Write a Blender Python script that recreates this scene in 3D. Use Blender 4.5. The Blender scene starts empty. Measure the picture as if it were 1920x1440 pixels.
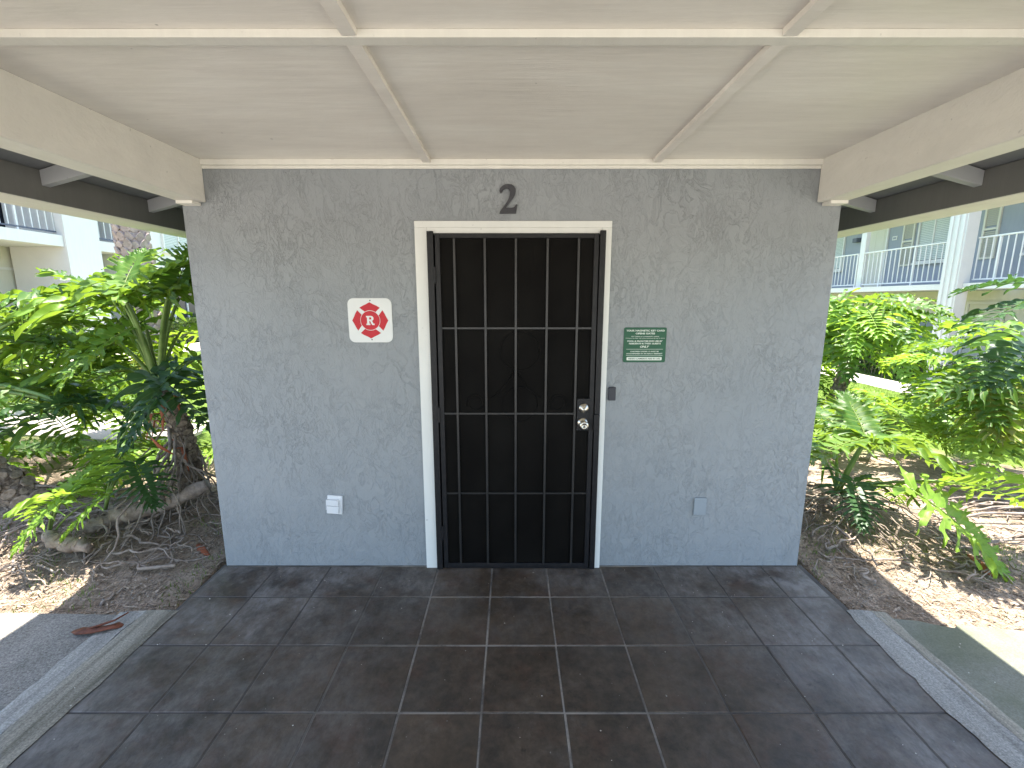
import bpy, bmesh, math, random
from mathutils import Vector, Matrix, noise
R = math.radians
random.seed(7)
scene = bpy.context.scene
# ------------------------------------------------------------------ camera, light, exposure
F = 854.0; TH = math.atan(0.1827); CH = 1.66
cam_d = bpy.data.cameras.new('camera'); cam = bpy.data.objects.new('camera', cam_d)
scene.collection.objects.link(cam); scene.camera = cam
cam_d.sensor_width = 36; cam_d.lens = F / 1920 * 36; cam_d.clip_start = .02; cam_d.clip_end = 500
cam.location = (0, 0, CH); cam.rotation_euler = (math.pi / 2 - TH, 0, 0)
SUNV = Vector((.055, .22, 1)).normalized()
world = bpy.data.worlds.new('World'); scene.world = world; world.use_nodes = True
wn = world.node_tree; bg = wn.nodes['Background']
sky = wn.nodes.new('ShaderNodeTexSky'); sky.sky_type = 'NISHITA'; sky.sun_disc = False
sky.sun_elevation = math.asin(SUNV.z); sky.sun_rotation = math.atan2(SUNV.x, SUNV.y)
sky.air_density = 1.0; sky.dust_density = 1.2; sky.ozone_density = 1.0
wn.links.new(sky.outputs[0], bg.inputs[0]); bg.inputs[1].default_value = .15
sd = bpy.data.lights.new('sun', 'SUN'); so = bpy.data.objects.new('sun', sd); scene.collection.objects.link(so)
sd.energy = 4.6; sd.angle = R(.53); sd.color = (1, .95, .86)
so.rotation_euler = SUNV.to_track_quat('Z', 'Y').to_euler(); so.location = (0, 0, 12)
scene.view_settings.view_transform = 'Standard'; scene.view_settings.look = 'None'
scene.view_settings.gamma = 1; scene.view_settings.use_curve_mapping = False
scene.view_settings.exposure = 2.1
scene.render.engine = 'CYCLES'
scene.cycles.max_bounces = 10; scene.cycles.diffuse_bounces = 6; scene.cycles.transmission_bounces = 6
scene.cycles.transparent_max_bounces = 12

col = scene.collection
# ------------------------------------------------------------------ helpers
def at(px, py, Y=None, Z=None, X=None):
    """point of the place seen at photograph pixel px,py lying on the plane Y=.., Z=.. or X=.."""
    u = (px - 960) / F; v = (py - 720) / F
    d = Vector((u, math.cos(TH) - v * math.sin(TH), -math.sin(TH) - v * math.cos(TH)))
    if Y is not None: s = Y / d.y
    elif Z is not None: s = (Z - CH) / d.z
    else: s = X / d.x
    return Vector((0, 0, CH)) + d * s

def tag(o, label=None, cat=None, group=None, kind=None):
    if label: o['label'] = label
    if cat: o['category'] = cat
    if group: o['group'] = group
    if kind: o['kind'] = kind
    return o
def empty(name, loc=(0, 0, 0)):
    o = bpy.data.objects.new(name, None); col.objects.link(o); o.location = loc
    o.empty_display_size = .1
    return o
def link(name, me, mat=None, parent=None, smooth=False, loc=None):
    o = bpy.data.objects.new(name, me); col.objects.link(o)
    if mat is not None:
        ms = mat if isinstance(mat, (list, tuple)) else [mat]
        if not me.materials:
            for m in ms: me.materials.append(m)
    if smooth:
        me.polygons.foreach_set('use_smooth', [True] * len(me.polygons))
    if loc is not None: o.location = loc
    if parent is not None:
        o.parent = parent
        if loc is None: o.location = -Vector(parent.location) if parent.parent is None else Vector((0,0,0))
    return o
class MB:
    def __init__(s): s.v = []; s.f = []; s.m = []; s.uv = []
    def box(s, x0, x1, y0, y1, z0, z1, m=0):
        b = len(s.v)
        s.v += [(x0,y0,z0),(x1,y0,z0),(x1,y1,z0),(x0,y1,z0),(x0,y0,z1),(x1,y0,z1),(x1,y1,z1),(x0,y1,z1)]
        for f in ((0,3,2,1),(4,5,6,7),(0,1,5,4),(1,2,6,5),(2,3,7,6),(3,0,4,7)):
            s.f.append([b+i for i in f]); s.m.append(m)
        return s
    def prism(s, pts, y0, y1, m=0):            # pts in x,z ; extruded along y
        b = len(s.v); n = len(pts)
        s.v += [(p[0], y0, p[1]) for p in pts] + [(p[0], y1, p[1]) for p in pts]
        s.f.append([b+i for i in range(n)]); s.m.append(m)
        s.f.append([b+n+i for i in reversed(range(n))]); s.m.append(m)
        for i in range(n):
            j = (i+1) % n; s.f.append([b+j, b+i, b+n+i, b+n+j]); s.m.append(m)
        return s
    def tube(s, pts, rad, n=6, m=0, cap=True, squash=1.0):
        pts = [Vector(p) for p in pts]; b = len(s.v)
        if not hasattr(rad, '__len__'): rad = [rad] * len(pts)
        prev = None
        for i, p in enumerate(pts):
            t = (pts[min(i+1, len(pts)-1)] - pts[max(i-1, 0)])
            if t.length < 1e-9: t = Vector((0,0,1))
            t.normalize()
            if prev is None:
                a = Vector((0,0,1)) if abs(t.z) < .9 else Vector((1,0,0))
                u = t.cross(a).normalized()
            else:
                u = (prev - t * prev.dot(t))
                u = u.normalized() if u.length > 1e-6 else t.orthogonal().normalized()
            prev = u; w = t.cross(u)
            for k in range(n):
                a = 2*math.pi*k/n
                s.v.append(tuple(p + u*math.cos(a)*rad[i] + w*math.sin(a)*rad[i]*squash))
        for i in range(len(pts)-1):
            for k in range(n):
                s.f.append([b+i*n+k, b+i*n+(k+1)%n, b+(i+1)*n+(k+1)%n, b+(i+1)*n+k]); s.m.append(m)
        if cap:
            s.f.append([b+k for k in reversed(range(n))]); s.m.append(m)
            s.f.append([b+(len(pts)-1)*n+k for k in range(n)]); s.m.append(m)
        return s
    def lathe(s, prof, c, axis='y', n=20, m=0):   # prof: (r, h) along axis
        b = len(s.v)
        for r, h in prof:
            for k in range(n):
                a = 2*math.pi*k/n
                if axis == 'y': s.v.append((c[0]+r*math.cos(a), c[1]+h, c[2]+r*math.sin(a)))
                else: s.v.append((c[0]+r*math.cos(a), c[1]+r*math.sin(a), c[2]+h))
        for i in range(len(prof)-1):
            for k in range(n):
                s.f.append([b+i*n+k, b+i*n+(k+1)%n, b+(i+1)*n+(k+1)%n, b+(i+1)*n+k]); s.m.append(m)
        s.f.append([b+k for k in range(n)]); s.m.append(m)
        s.f.append([b+(len(prof)-1)*n+k for k in range(n)]); s.m.append(m)
        return s
    def mesh(s, name, fix=True):
        me = bpy.data.meshes.new(name); me.from_pydata([tuple(v) for v in s.v], [], s.f)
        me.polygons.foreach_set('material_index', s.m)
        if fix:
            bm = bmesh.new(); bm.from_mesh(me); bmesh.ops.recalc_face_normals(bm, faces=bm.faces); bm.to_mesh(me); bm.free()
        me.update(); return me
    def build(s, name, mat, parent=None, smooth=False, bevel=0):
        o = link(name, s.mesh(name), mat, parent, smooth)
        if bevel:
            b = o.modifiers.new('bevel', 'BEVEL'); b.width = bevel; b.segments = 2; b.limit_method = 'ANGLE'
        return o

# ------------------------------------------------------------------ materials
class N:
    def __init__(s, name, rough=.8, spec=.3, base=(.5,.5,.5), metal=0):
        s.mat = bpy.data.materials.new(name); s.mat.use_nodes = True
        s.t = s.mat.node_tree; s.p = s.t.nodes['Principled BSDF']
        s.p.inputs['Roughness'].default_value = rough
        s.p.inputs['Specular IOR Level'].default_value = spec
        s.p.inputs['Metallic'].default_value = metal
        s.p.inputs['Base Color'].default_value = (*base, 1)
        s.pos = None
    def n(s, t, **k):
        nd = s.t.nodes.new('ShaderNode' + t)
        for a, b in k.items(): setattr(nd, a, b)
        return nd
    def L(s, a, b): s.t.links.new(a, b)
    def P(s, scale=(1,1,1)):
        if s.pos is None: s.pos = s.n('NewGeometry').outputs['Position']
        m = s.n('Mapping'); s.L(s.pos, m.inputs[0]); m.inputs['Scale'].default_value = scale
        return m.outputs[0]
    def noise(s, scale, detail=4, rough=.55, dist=0, map=(1,1,1), out=0):
        nd = s.n('TexNoise'); s.L(s.P(map), nd.inputs['Vector'])
        nd.inputs['Scale'].default_value = scale; nd.inputs['Detail'].default_value = detail
        nd.inputs['Roughness'].default_value = rough; nd.inputs['Distortion'].default_value = dist
        return nd.outputs[out]
    def ramp(s, f, *stops):
        r = s.n('ValToRGB'); s.L(f, r.inputs[0]); e = r.color_ramp.elements
        while len(e) < len(stops): e.new(.5)
        for i, (p, c) in enumerate(stops):
            e[i].position = p; c = (c, c, c) if not hasattr(c, '__len__') else c
            e[i].color = (*c, 1)
        return r.outputs[0]
    def mix(s, f, a, b, mode='MIX'):
        m = s.n('Mix', data_type='RGBA', blend_type=mode)
        if hasattr(f, 'is_linked'): s.L(f, m.inputs[0])
        else: m.inputs[0].default_value = f
        for x, i in ((a, 6), (b, 7)):
            if hasattr(x, 'is_linked'): s.L(x, m.inputs[i])
            else: m.inputs[i].default_value = (*x, 1)
        return m.outputs[2]
    def math(s, op, a, b=0, clamp=False):
        m = s.n('Math', operation=op, use_clamp=clamp)
        for x, i in ((a, 0), (b, 1)):
            if hasattr(x, 'is_linked'): s.L(x, m.inputs[i])
            else: m.inputs[i].default_value = x
        return m.outputs[0]
    def color(s, c): s.L(c, s.p.inputs['Base Color']); return s
    def rough(s, c): s.L(c, s.p.inputs['Roughness']); return s
    def bump(s, h, dist=.01, strength=1, chain=None):
        b = s.n('Bump'); s.L(h, b.inputs['Height']); b.inputs['Distance'].default_value = dist
        b.inputs['Strength'].default_value = strength
        if chain is not None: s.L(chain, b.inputs['Normal'])
        s.L(b.outputs[0], s.p.inputs['Normal']); return b.outputs[0]

M = {}
# trowelled stucco, blue-grey paint
def stucco(name, c1, c2, depth=.0055):
    m = N(name, .6, .35)
    n1 = m.noise(8.5, 5, .62, 1.1, (1.25, 1, .75))
    lines = m.ramp(m.math('ABSOLUTE', m.math('SUBTRACT', n1, .5)), (0, 0), (.012, .25), (.03, .95), (.06, 1))
    n2 = m.noise(19, 5, .62, 1.2, (1.35, 1, .65))
    lines2 = m.ramp(m.math('ABSOLUTE', m.math('SUBTRACT', n2, .47)), (0, 0), (.014, .5), (.035, 1))
    plateau = m.ramp(m.noise(6, 6, .66, .8), (.42, 0), (.50, .8), (.62, 1))
    p1 = m.ramp(m.noise(2.1, 4, .65), (.40, .22), (.66, 1)); 
    p2 = m.ramp(m.noise(2.7, 4, .65, 0, (1, 1.7, 1)), (.40, .22), (.68, 1))
    inv1 = m.math('MULTIPLY', m.math('SUBTRACT', 1.0, lines), p1)
    inv2 = m.math('MULTIPLY', m.math('SUBTRACT', 1.0, lines2), p2)
    h = m.math('SUBTRACT', m.math('MULTIPLY', plateau, .45), m.math('ADD', m.math('MULTIPLY', inv1, .55), m.math('MULTIPLY', inv2, .5)))
    h = m.math('ADD', h, m.math('MULTIPLY', m.noise(45, 3, .6), .16))
    m.bump(h, depth, .75)
    tint = m.ramp(m.noise(.9, 4, .6), (.3, c1), (.7, c2))
    cr = m.math('SUBTRACT', 1.0, m.math('MULTIPLY', m.math('ADD', inv1, inv2, True), .085))
    cc = m.n('CombineColor'); [m.L(cr, cc.inputs[k]) for k in range(3)]
    m.color(m.mix(1, tint, cc.outputs[0], 'MULTIPLY'))
    return m.mat
M['stucco'] = stucco('blue_grey_stucco', (.268, .290, .302), (.312, .330, .338))
M['far_stucco'] = N('far_blue_wall', .8, .2, (.33, .40, .50)).mat
# white painted wood
def paint(name, c, var=.06, rough=.5, bump=.0015, sc=3, streak=(1,8,1), spec=.3):
    m = N(name, rough, spec)
    a = tuple(x*(1-var) for x in c); b = tuple(min(1, x*(1+var*.5)) for x in c)
    t = m.ramp(m.noise(sc, 5, .6, .3, streak), (.3, a), (.7, b))
    spot = m.ramp(m.noise(38, 2, .5), (.22, .55), (.27, 1.0))
    t = m.mix(.5, t, m.mix(1, t, spot, 'MULTIPLY'))
    m.color(t); m.bump(m.noise(26, 4, .6, .4, streak), bump, .6); return m.mat
m = N('ceiling_paint', .42, .35)
c = m.ramp(m.noise(1.3, 5, .65, .6, (.8, 2.2, 1)), (.32, (.76,.72,.66)), (.52, (.83,.79,.725)), (.7, (.88,.85,.785)))
c = m.mix(.55, c, m.mix(1, c, m.ramp(m.noise(3.2, 6, .7, .5, (1, 7, 1)), (.34, .93), (.62, 1.04)), 'MULTIPLY'))
c = m.mix(.8, c, m.mix(1, c, m.ramp(m.noise(30, 1, .3), (.13, .35), (.17, 1.0)), 'MULTIPLY'))
oi = m.n('ObjectInfo').outputs['Random']; c = m.mix(m.math('MULTIPLY', oi, .10), c, (.62, .58, .52))
m.color(c); m.bump(m.noise(5, 6, .7, .4, (.6, 6, 1)), .004, .5); M['ceiling'] = m.mat
M['trim'] = paint('trim_paint', (.78, .76, .69), .05, .45, .001, 4, (6, 1, 1))
M['beam'] = paint('beam_paint', (.76, .74, .67), .07, .6, .006, 5, (2, 1, 1.5))
M['soffit'] = paint('grey_soffit', (.23, .235, .24), .08, .7)
M['rafter'] = paint('grey_rafter', (.40, .41, .42), .08, .6)
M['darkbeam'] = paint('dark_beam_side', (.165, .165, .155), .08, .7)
M['doorframe'] = paint('door_frame_paint', (.76, .765, .72), .04, .4, .0006, 3, (5, 1, 1))
m = N('black_iron', .45, .3)
m.color(m.ramp(m.noise(30, 4), (.35, (.008,.008,.009)), (.7, (.016,.015,.016)))); m.bump(m.noise(120, 2), .0006, .5); M['iron'] = m.mat
m = N('black_screen', .6, .07)
m.color(m.ramp(m.noise(3, 4, .6), (.35, (.0035,.003,.0026)), (.7, (.0075,.0068,.0058)))); M['screen'] = m.mat
m = N('worn_iron_bar', .4, .55)
m.color(m.ramp(m.noise(8, 4), (.35, (.010,.0095,.009)), (.7, (.021,.0195,.018)))); M['bar'] = m.mat
m = N('satin_nickel', .28, .5, (.62, .58, .5), 1); m.bump(m.noise(200, 2), .0003, .3); M['nickel'] = m.mat
M['dark_hole'] = N('keyway_dark', .6, .3, (.01,.01,.01)).mat
M['sign_white'] = paint('sign_white', (.74, .76, .74), .03, .35, .0002)
M['sign_red'] = paint('sign_red', (.52, .018, .03), .06, .4, .0002)
M['sign_green'] = paint('sign_green', (.018, .10, .052), .10, .4, .0002)
M['print'] = paint('sign_print', (.72, .78, .70), .02, .5, .0001)
M['print_dark'] = paint('sign_print_dark', (.02, .06, .04), .02, .5, .0001)
M['number'] = paint('number_charcoal', (.055, .056, .062), .2, .4, .0006)
M['plastic_white'] = paint('white_plastic', (.74, .75, .76), .05, .35, .0006)
M['plate_blue'] = paint('painted_plate', (.30, .335, .36), .03, .5, .0003)
M['keypad'] = paint('keypad_grey', (.05, .052, .062), .05, .45, .0003)

# slate-look tiles
m = N('slate_tile', .4, .42)
oi = m.n('ObjectInfo').outputs['Random']
off = m.n('CombineXYZ'); m.L(m.math('MULTIPLY', oi, 31.0), off.inputs[2])
va = m.n('VectorMath', operation='ADD'); base_pos = m.P(); m.L(base_pos, va.inputs[0]); m.L(off.outputs[0], va.inputs[1])
sxg = m.n('SeparateXYZ'); m.L(base_pos, sxg.inputs[0]); world_pos = m.pos
m.pos = va.outputs[0]                      # every tile samples its own patch of the pattern
big = m.noise(4.2, 6, .66, .25); fine = m.noise(26, 6, .72, .2); red = m.noise(7, 5, .7)
c = m.ramp(big, (.30, (.032,.025,.019)), (.46, (.056,.040,.026)), (.58, (.082,.056,.036)), (.70, (.092,.072,.053)))
c = m.mix(m.ramp(red, (.50, 0), (.68, .6)), c, (.085, .040, .024))
c = m.mix(m.math('MULTIPLY', oi, .4), c, (.046, .041, .036))
c = m.mix(.6, c, m.mix(1, c, m.ramp(fine, (.32, .35), (.5, 1.0), (.68, 1.65)), 'MULTIPLY'))
bumpsrc = m.math('ADD', m.noise(9, 7, .68, .2), m.math('MULTIPLY', fine, .35)); rsrc = m.noise(6, 6, .7)
m.pos = world_pos
sx = sxg
ax = m.math('ABSOLUTE', m.math('ADD', sx.outputs[0], -.15))
edge = m.math('MULTIPLY', m.math('SUBTRACT', ax, .45, True), .85, True)
wallf = m.math('MULTIPLY', m.math('SUBTRACT', sx.outputs[1], 1.85, True), .95, True)
dn = m.math('MULTIPLY', m.ramp(m.noise(2.3, 7, .72, .15), (.40, 0), (.62, 1)), m.ramp(m.noise(17, 6, .75, .2, (1.5, .7, 1)), (.34, .25), (.6, 1)))
d = m.math('MULTIPLY', dn, m.math('ADD', m.math('ADD', edge, wallf), .07), True)
c = m.mix(m.ramp(oi, (.0, .22), (.5, 0), (1, .0)), c, (.10, .078, .058))
c = m.mix(m.math('MULTIPLY', d, .95), c, (.205, .185, .168))
stain = m.ramp(m.noise(5.5, 5, .7, .3), (.66, 0), (.70, .8))
c = m.mix(stain, c, m.mix(1, c, (.45, .43, .42), 'MULTIPLY'))
c = m.mix(m.ramp(m.noise(60, 2, .4), (.76, 0), (.80, .6)), c, (.36, .35, .32))
m.color(c)
m.rough(m.math('ADD', m.ramp(rsrc, (.3, .36), (.7, .58)), m.math('MULTIPLY', d, .15)))
m.bump(bumpsrc, .005, .6); M['tile'] = m.mat
m = N('grout', .9, .2)
sx = m.n('SeparateXYZ'); m.L(m.P(), sx.inputs[0])
cen = m.ramp(m.math('ABSOLUTE', sx.outputs[0]), (.35, 1), (1.0, .18))
gn = m.ramp(m.noise(3.5, 6, .75), (.36, 0), (.62, 1))
m.color(m.mix(m.math('MULTIPLY', m.math('ADD', gn, .25, True), cen), (.055, .050, .046), (.29, .26, .225))); m.bump(m.noise(90, 3), .002, .5); M['grout'] = m.mat
# concretes
def concrete(name, a, b, green=0, speck=.35, streakmap=(1,1,1)):
    m = N(name, .88, .2)
    c = m.ramp(m.noise(2.4, 6, .65, .6, streakmap), (.3, a), (.7, b))
    c = m.mix(speck, c, m.mix(1, c, m.ramp(m.noise(130, 3, .7), (.36, .35), (.5, 1.0), (.66, 1.7)), 'MULTIPLY'))
    if green: c = m.mix(m.math('MULTIPLY', m.ramp(m.noise(1.6, 4, .6), (.35, 0), (.65, 1)), green), c, (.085, .10, .045))
    m.color(c); m.bump(m.math('ADD', m.noise(95, 4, .7), m.math('MULTIPLY', m.noise(14, 5, .7, .6, streakmap), 1.2)), .006, .7); return m.mat
M['conc'] = concrete('aggregate_concrete', (.17,.16,.14), (.29,.27,.24), 0, .6)
M['conc_green'] = concrete('mossy_concrete', (.17,.17,.14), (.29,.28,.24), .6, .3)
M['mortar'] = concrete('skimmed_mortar', (.13,.115,.088), (.42,.38,.31), .15, .45, (6, .4, 1))
M['mortar_pale'] = concrete('pale_skim', (.20,.19,.17), (.42,.40,.36), 0, .45, (6, .4, 1))
M['walk'] = concrete('walkway_concrete', (.42,.37,.32), (.55,.49,.43), 0, .25)
M['bounce_concrete'] = concrete('car_park_bounce_concrete', (.38,.345,.30), (.50,.46,.40), 0, .3)  # light concrete, lightened so unseen ground bounces more sun onto the ceiling
# ground : litter-covered sand, turning to lawn
m = N('sandy_ground', .95, .1)
sx = m.n('SeparateXYZ'); m.L(m.P(), sx.inputs[0])
sand = m.ramp(m.noise(3.2, 7, .68, .5), (.30, (.20,.145,.098)), (.48, (.35,.27,.20)), (.66, (.47,.37,.285)))
fib = m.noise(22, 6, .75, 1.5, (1.6, .7, 1))
sand = m.mix(.75, sand, m.mix(1, sand, m.ramp(fib, (.36, .30), (.50, .95), (.62, 1.35)), 'MULTIPLY'))
lawn = m.ramp(m.noise(30, 5, .7), (.3, (.06,.10,.015)), (.55, (.13,.20,.035)), (.75, (.22,.27,.08)))
far = m.math('ADD', sx.outputs[1], m.math('MULTIPLY', m.noise(1.3, 4), 1.4))
g = m.ramp(m.math('MULTIPLY', m.math('SUBTRACT', far, 5.4), 1.8, True), (0, 0), (1, 1))
near_grass = m.math('MULTIPLY', m.ramp(m.noise(1.9, 5, .7), (.60, 0), (.72, .55)), 1)
c = m.mix(m.math('MAXIMUM', g, m.math('MULTIPLY', near_grass, .6)), sand, lawn)
m.color(c); m.bump(m.math('ADD', fib, m.noise(60, 4, .7)), .022, .8); M['ground'] = m.mat
# vegetation
def leafmat(name, lo, hi, trans, vein, tw=.34, rough=.45):
    m = N(name, rough, .30)
    oi = m.n('ObjectInfo').outputs['Random']
    uv = m.n('UVMap').outputs[0]; s = m.n('SeparateXYZ'); m.L(uv, s.inputs[0])
    vn = m.ramp(m.math('ABSOLUTE', m.math('SUBTRACT', s.outputs[0], .5)), (0, 1), (.035, .75), (.07, 0))
    c = m.mix(oi, lo, hi)
    c = m.mix(.5, c, m.mix(1, c, m.ramp(m.noise(12, 4, .6), (.3, .6), (.7, 1.35)), 'MULTIPLY'))
    c = m.mix(m.math('MULTIPLY', vn, .5), c, vein)
    m.color(c)
    tr = m.n('BsdfTranslucent'); m.L(m.mix(.5, c, trans), tr.inputs[0])
    mx = m.n('MixShader'); mx.inputs[0].default_value = tw
    m.L(m.p.outputs[0], mx.inputs[1]); m.L(tr.outputs[0], mx.inputs[2])
    m.L(mx.outputs[0], m.t.nodes['Material Output'].inputs[0])
    return m.mat
M['leaf'] = leafmat('split_leaf_green', (.042,.110,.013), (.095,.185,.020), (.46,.64,.04), (.24,.30,.07), .34)
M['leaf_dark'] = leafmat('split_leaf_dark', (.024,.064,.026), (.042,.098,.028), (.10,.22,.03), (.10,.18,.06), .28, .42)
M['leaf_bright'] = leafmat('split_leaf_young', (.11,.23,.022), (.19,.33,.04), (.55,.75,.06), (.32,.40,.10), .38)
M['petiole'] = N('petiole_green', .45, .4, (.13,.22,.04)).mat
m = N('petiole_mix', .45, .4)
m.color(m.ramp(m.noise(9, 4), (.3, (.07,.13,.025)), (.7, (.19,.28,.07)))); M['petiole'] = m.mat
M['hedge'] = leafmat('hedge_green', (.04,.08,.015), (.07,.12,.02), (.2,.3,.04), (.05,.09,.02), .3)
M['grass'] = leafmat('grass_green', (.10,.17,.03), (.16,.24,.05), (.35,.45,.08), (.12,.2,.04), .35, .6)
m = N('bark', .9, .15)
m.color(m.mix(.6, m.ramp(m.noise(10, 6, .7), (.3, (.07,.05,.035)), (.7, (.26,.20,.15))), m.ramp(m.noise(30, 5, .7, 1), (.4, (.05,.035,.025)), (.65, (.34,.28,.22)))))
m.bump(m.noise(35, 5, .7, 1), .012, .8); M['bark'] = m.mat
m = N('leaf_scar', .85, .15); m.color(m.ramp(m.noise(40, 4, .6), (.3, (.16,.12,.08)), (.7, (.36,.29,.22)))); m.bump(m.noise(50,4),.004,.6); M['scar'] = m.mat
m = N('root_bark', .85, .15)
m.color(m.ramp(m.noise(14, 6, .7), (.3, (.12,.09,.07)), (.5, (.27,.22,.18)), (.7, (.42,.35,.29)))); m.bump(m.noise(60, 4, .7), .004, .7); M['root'] = m.mat
m = N('palm_boot', .9, .15)
m.color(m.ramp(m.noise(12, 5, .7), (.3, (.34,.25,.20)), (.7, (.60,.47,.40)))); m.bump(m.noise(60, 4, .7, 1, (1,1,3)), .01, .8); M['palm'] = m.mat
m = N('dry_sheath', .6, .3)
m.color(m.ramp(m.noise(18, 5, .7, .5), (.3, (.06,.018,.010)), (.7, (.22,.07,.035)))); m.bump(m.noise(60, 3), .002, .6); M['sheath'] = m.mat
m = N('dry_sheath_orange', .7, .2)
m.color(m.ramp(m.noise(18, 5, .7, .5), (.3, (.22,.06,.03)), (.7, (.42,.14,.07)))); M['sheath2'] = m.mat
m = N('litter', .9, .1)
m.color(m.ramp(m.noise(37, 3, .7), (.30, (.07,.05,.035)), (.48, (.27,.21,.155)), (.6, (.48,.40,.31)), (.74, (.34,.17,.10)))); M['litter'] = m.mat
m = N('crumb', .9, .1); m.color(m.ramp(m.noise(50, 2, .5), (.35, (.10,.07,.045)), (.5, (.45,.40,.33)), (.65, (.7,.68,.62)))); M['litter2'] = m.mat
# far buildings
M['b_white'] = paint('building_white', (.66, .635, .60), .04, .7, .002)
M['b_cream'] = paint('building_cream', (.62, .59, .50), .04, .7, .002)
M['b_blue'] = paint('building_blue', (.29, .31, .345), .04, .7, .002)
M['b_shutter'] = paint('building_shutter', (.42, .40, .34), .05, .7, .001)
M['b_door'] = paint('building_door', (.58, .55, .46), .03, .6, .001)
M['b_rail'] = paint('rail_white', (.70, .68, .65), .03, .5, .0005)
M['b_dark'] = paint('rail_dark', (.10, .11, .14), .03, .5, .0005)
m = N('window_glass', .08, .6, (.035, .04, .05)); M['glass'] = m.mat
m = N('window_blind', .6, .3, (.52, .55, .52)); M['blind'] = m.mat
m = N('shingle', .9, .2); m.color(m.ramp(m.noise(20, 4), (.3, (.06,.06,.06)), (.7, (.13,.125,.12)))); M['shingle'] = m.mat

# ------------------------------------------------------------------ terrain
def sst(a, b, x):
    t = max(0, min(1, (x-a)/(b-a))); return t*t*(3-2*t)
def nz(x, y, s, o=0): return noise.noise(Vector((x*s+o, y*s-o, o*.37)))
def hgt(x, y):
    base = -.06
    if x < 0: base += .36 * sst(-3, -10.5, x)
    else: base += -.36 * sst(3, 10.5, x)
    b = base + .03*nz(x, y, .8) + .018*nz(x, y, 3.1, 5) + .008*nz(x, y, 9, 9)
    # root mounds beside the building
    b += .20*math.exp(-(((x+2.75)/.75)**2 + ((y-3.45)/.75)**2)) + .16*math.exp(-(((x+3.9)/.7)**2 + ((y-3.2)/.5)**2))
    b += .12*math.exp(-(((x-2.5)/.6)**2 + ((y-3.6)/.7)**2)) + .12*math.exp(-(((x-4.6)/1.0)**2 + ((y-4.2)/.8)**2))
    ye = 2.21 if x < 0 else 2.20 - .135*max(0, x-1.83)
    if 2.5 < y < 41 and (-10.35 < x < -8.85 or 8.65 < x < 10.05): b = base-.03
    if -8.9 < x < -4.05 and 5.25 < y < 6.35: b = base-.03
    # keep below the paved band
    if y < ye+.12:
        lim = -.045 + .01*nz(x, y, 6)
        b = min(b, lim) if y > ye-.03 else -.16
    if abs(x) < 1.9 and y < 6.3: b = -.16
    return b
def axis_pts(lo, hi, fine_lo, fine_hi, fs, cs):
    p = [lo]
    while p[-1] < hi:
        x = p[-1]; d = 0 if fine_lo <= x <= fine_hi else min(abs(x-fine_lo), abs(x-fine_hi))
        p.append(x + fs + min(cs, d*.12))
    return p
xs = axis_pts(-60, -1.0, -4.6, -1.0, .035, 3)
xs = xs[:-1] + [-x for x in reversed(xs[:-1])]
xs = [x for x in xs]
ys = axis_pts(-60, 80, 1.9, 4.8, .035, 3)
mb = MB()
for y in ys:
    for x in xs: mb.v.append((x, y, hgt(x, y)))
nx = len(xs)
for j in range(len(ys)-1):
    for i in range(nx-1):
        mb.f.append([j*nx+i, j*nx+i+1, (j+1)*nx+i+1, (j+1)*nx+i]); mb.m.append(0)
ground = link('ground', mb.mesh('ground', False), M['ground'], smooth=True); tag(ground, kind='structure')

# paved areas each side of the porch
def sheet(name, pts, z0, z1, mat, parent=None, kind='structure', bev=0):
    me = MB(); n = len(pts)
    me.v = [(p[0], p[1], z0) for p in pts] + [(p[0], p[1], z1) for p in pts]
    me.f = [[i for i in reversed(range(n))], [n+i for i in range(n)]] + [[i, (i+1)%n, n+(i+1)%n, n+i] for i in range(n)]
    me.m = [0]*len(me.f)
    o = me.build(name, mat, parent, bevel=bev)
    if parent is None and kind: tag(o, kind=kind)
    return o
sheet('concrete_path', [(-9,-3),(-2.08,-3),(-2.08,2.20),(-2.6,2.213),(-3.4,2.205),(-9,2.22)], -.16, -.012, M['conc'])
pr = [(1.95,-3),(9,-3),(9,1.2),(2.65,2.075),(2.34,2.125)]
pr += [(2.30,2.10),(2.24,2.115),(2.15,2.155),(1.95,2.18)]
sheet('concrete_path', pr, -.16, -.012, M['conc_green'])
# ramped mortar strips along the porch edges, ragged towards the tiles
def strip(sgn, xin, xout, zin, zout, mat, name, wob, seed, y1=2.215):
    mb = MB(); rows = []; n = 150
    for i in range(n+1):
        y = -3 + (y1+3)*i/n
        wi = xin + wob*(nz(y, seed, 1.9, seed) + .5*nz(y, seed, 6, seed)+.25*nz(y, seed, 19, seed)); wo = xout + .03*nz(y, seed+7, 2.0, seed) + .01*nz(y, 3, 11, seed)
        r = []
        for k in range(7):
            t = k/6; x = wi + (wo-wi)*t; z = zin + (zout-zin)*t**1.3
            if k == 0: z = .0035
            z += .0025*nz(x*3, y, 3, seed) * (1 if 0 < k < 6 else 0)
            r.append(len(mb.v)); mb.v.append((sgn*x, y, z))
        r.append(len(mb.v)); mb.v.append((sgn*(wo+.004), y, -.1))
        rows.append(r)
    for a, b in zip(rows, rows[1:]):
        for k in range(7): mb.f.append([a[k], a[k+1], b[k+1], b[k]]); mb.m.append(0)
    o = link(name, mb.mesh(name, True), mat, smooth=True); tag(o, kind='structure'); return o
strip(-1, 1.822, 1.985, .009, .003, M['mortar'], 'mortar_edge', .022, 3.0)
strip(-1, 1.975, 2.12, .004, -.006, M['mortar_pale'], 'mortar_edge', .03, 5.0)
strip(1, 1.795, 1.965, .010, .001, M['mortar_pale'], 'mortar_edge', .06, 8.0)
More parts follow.
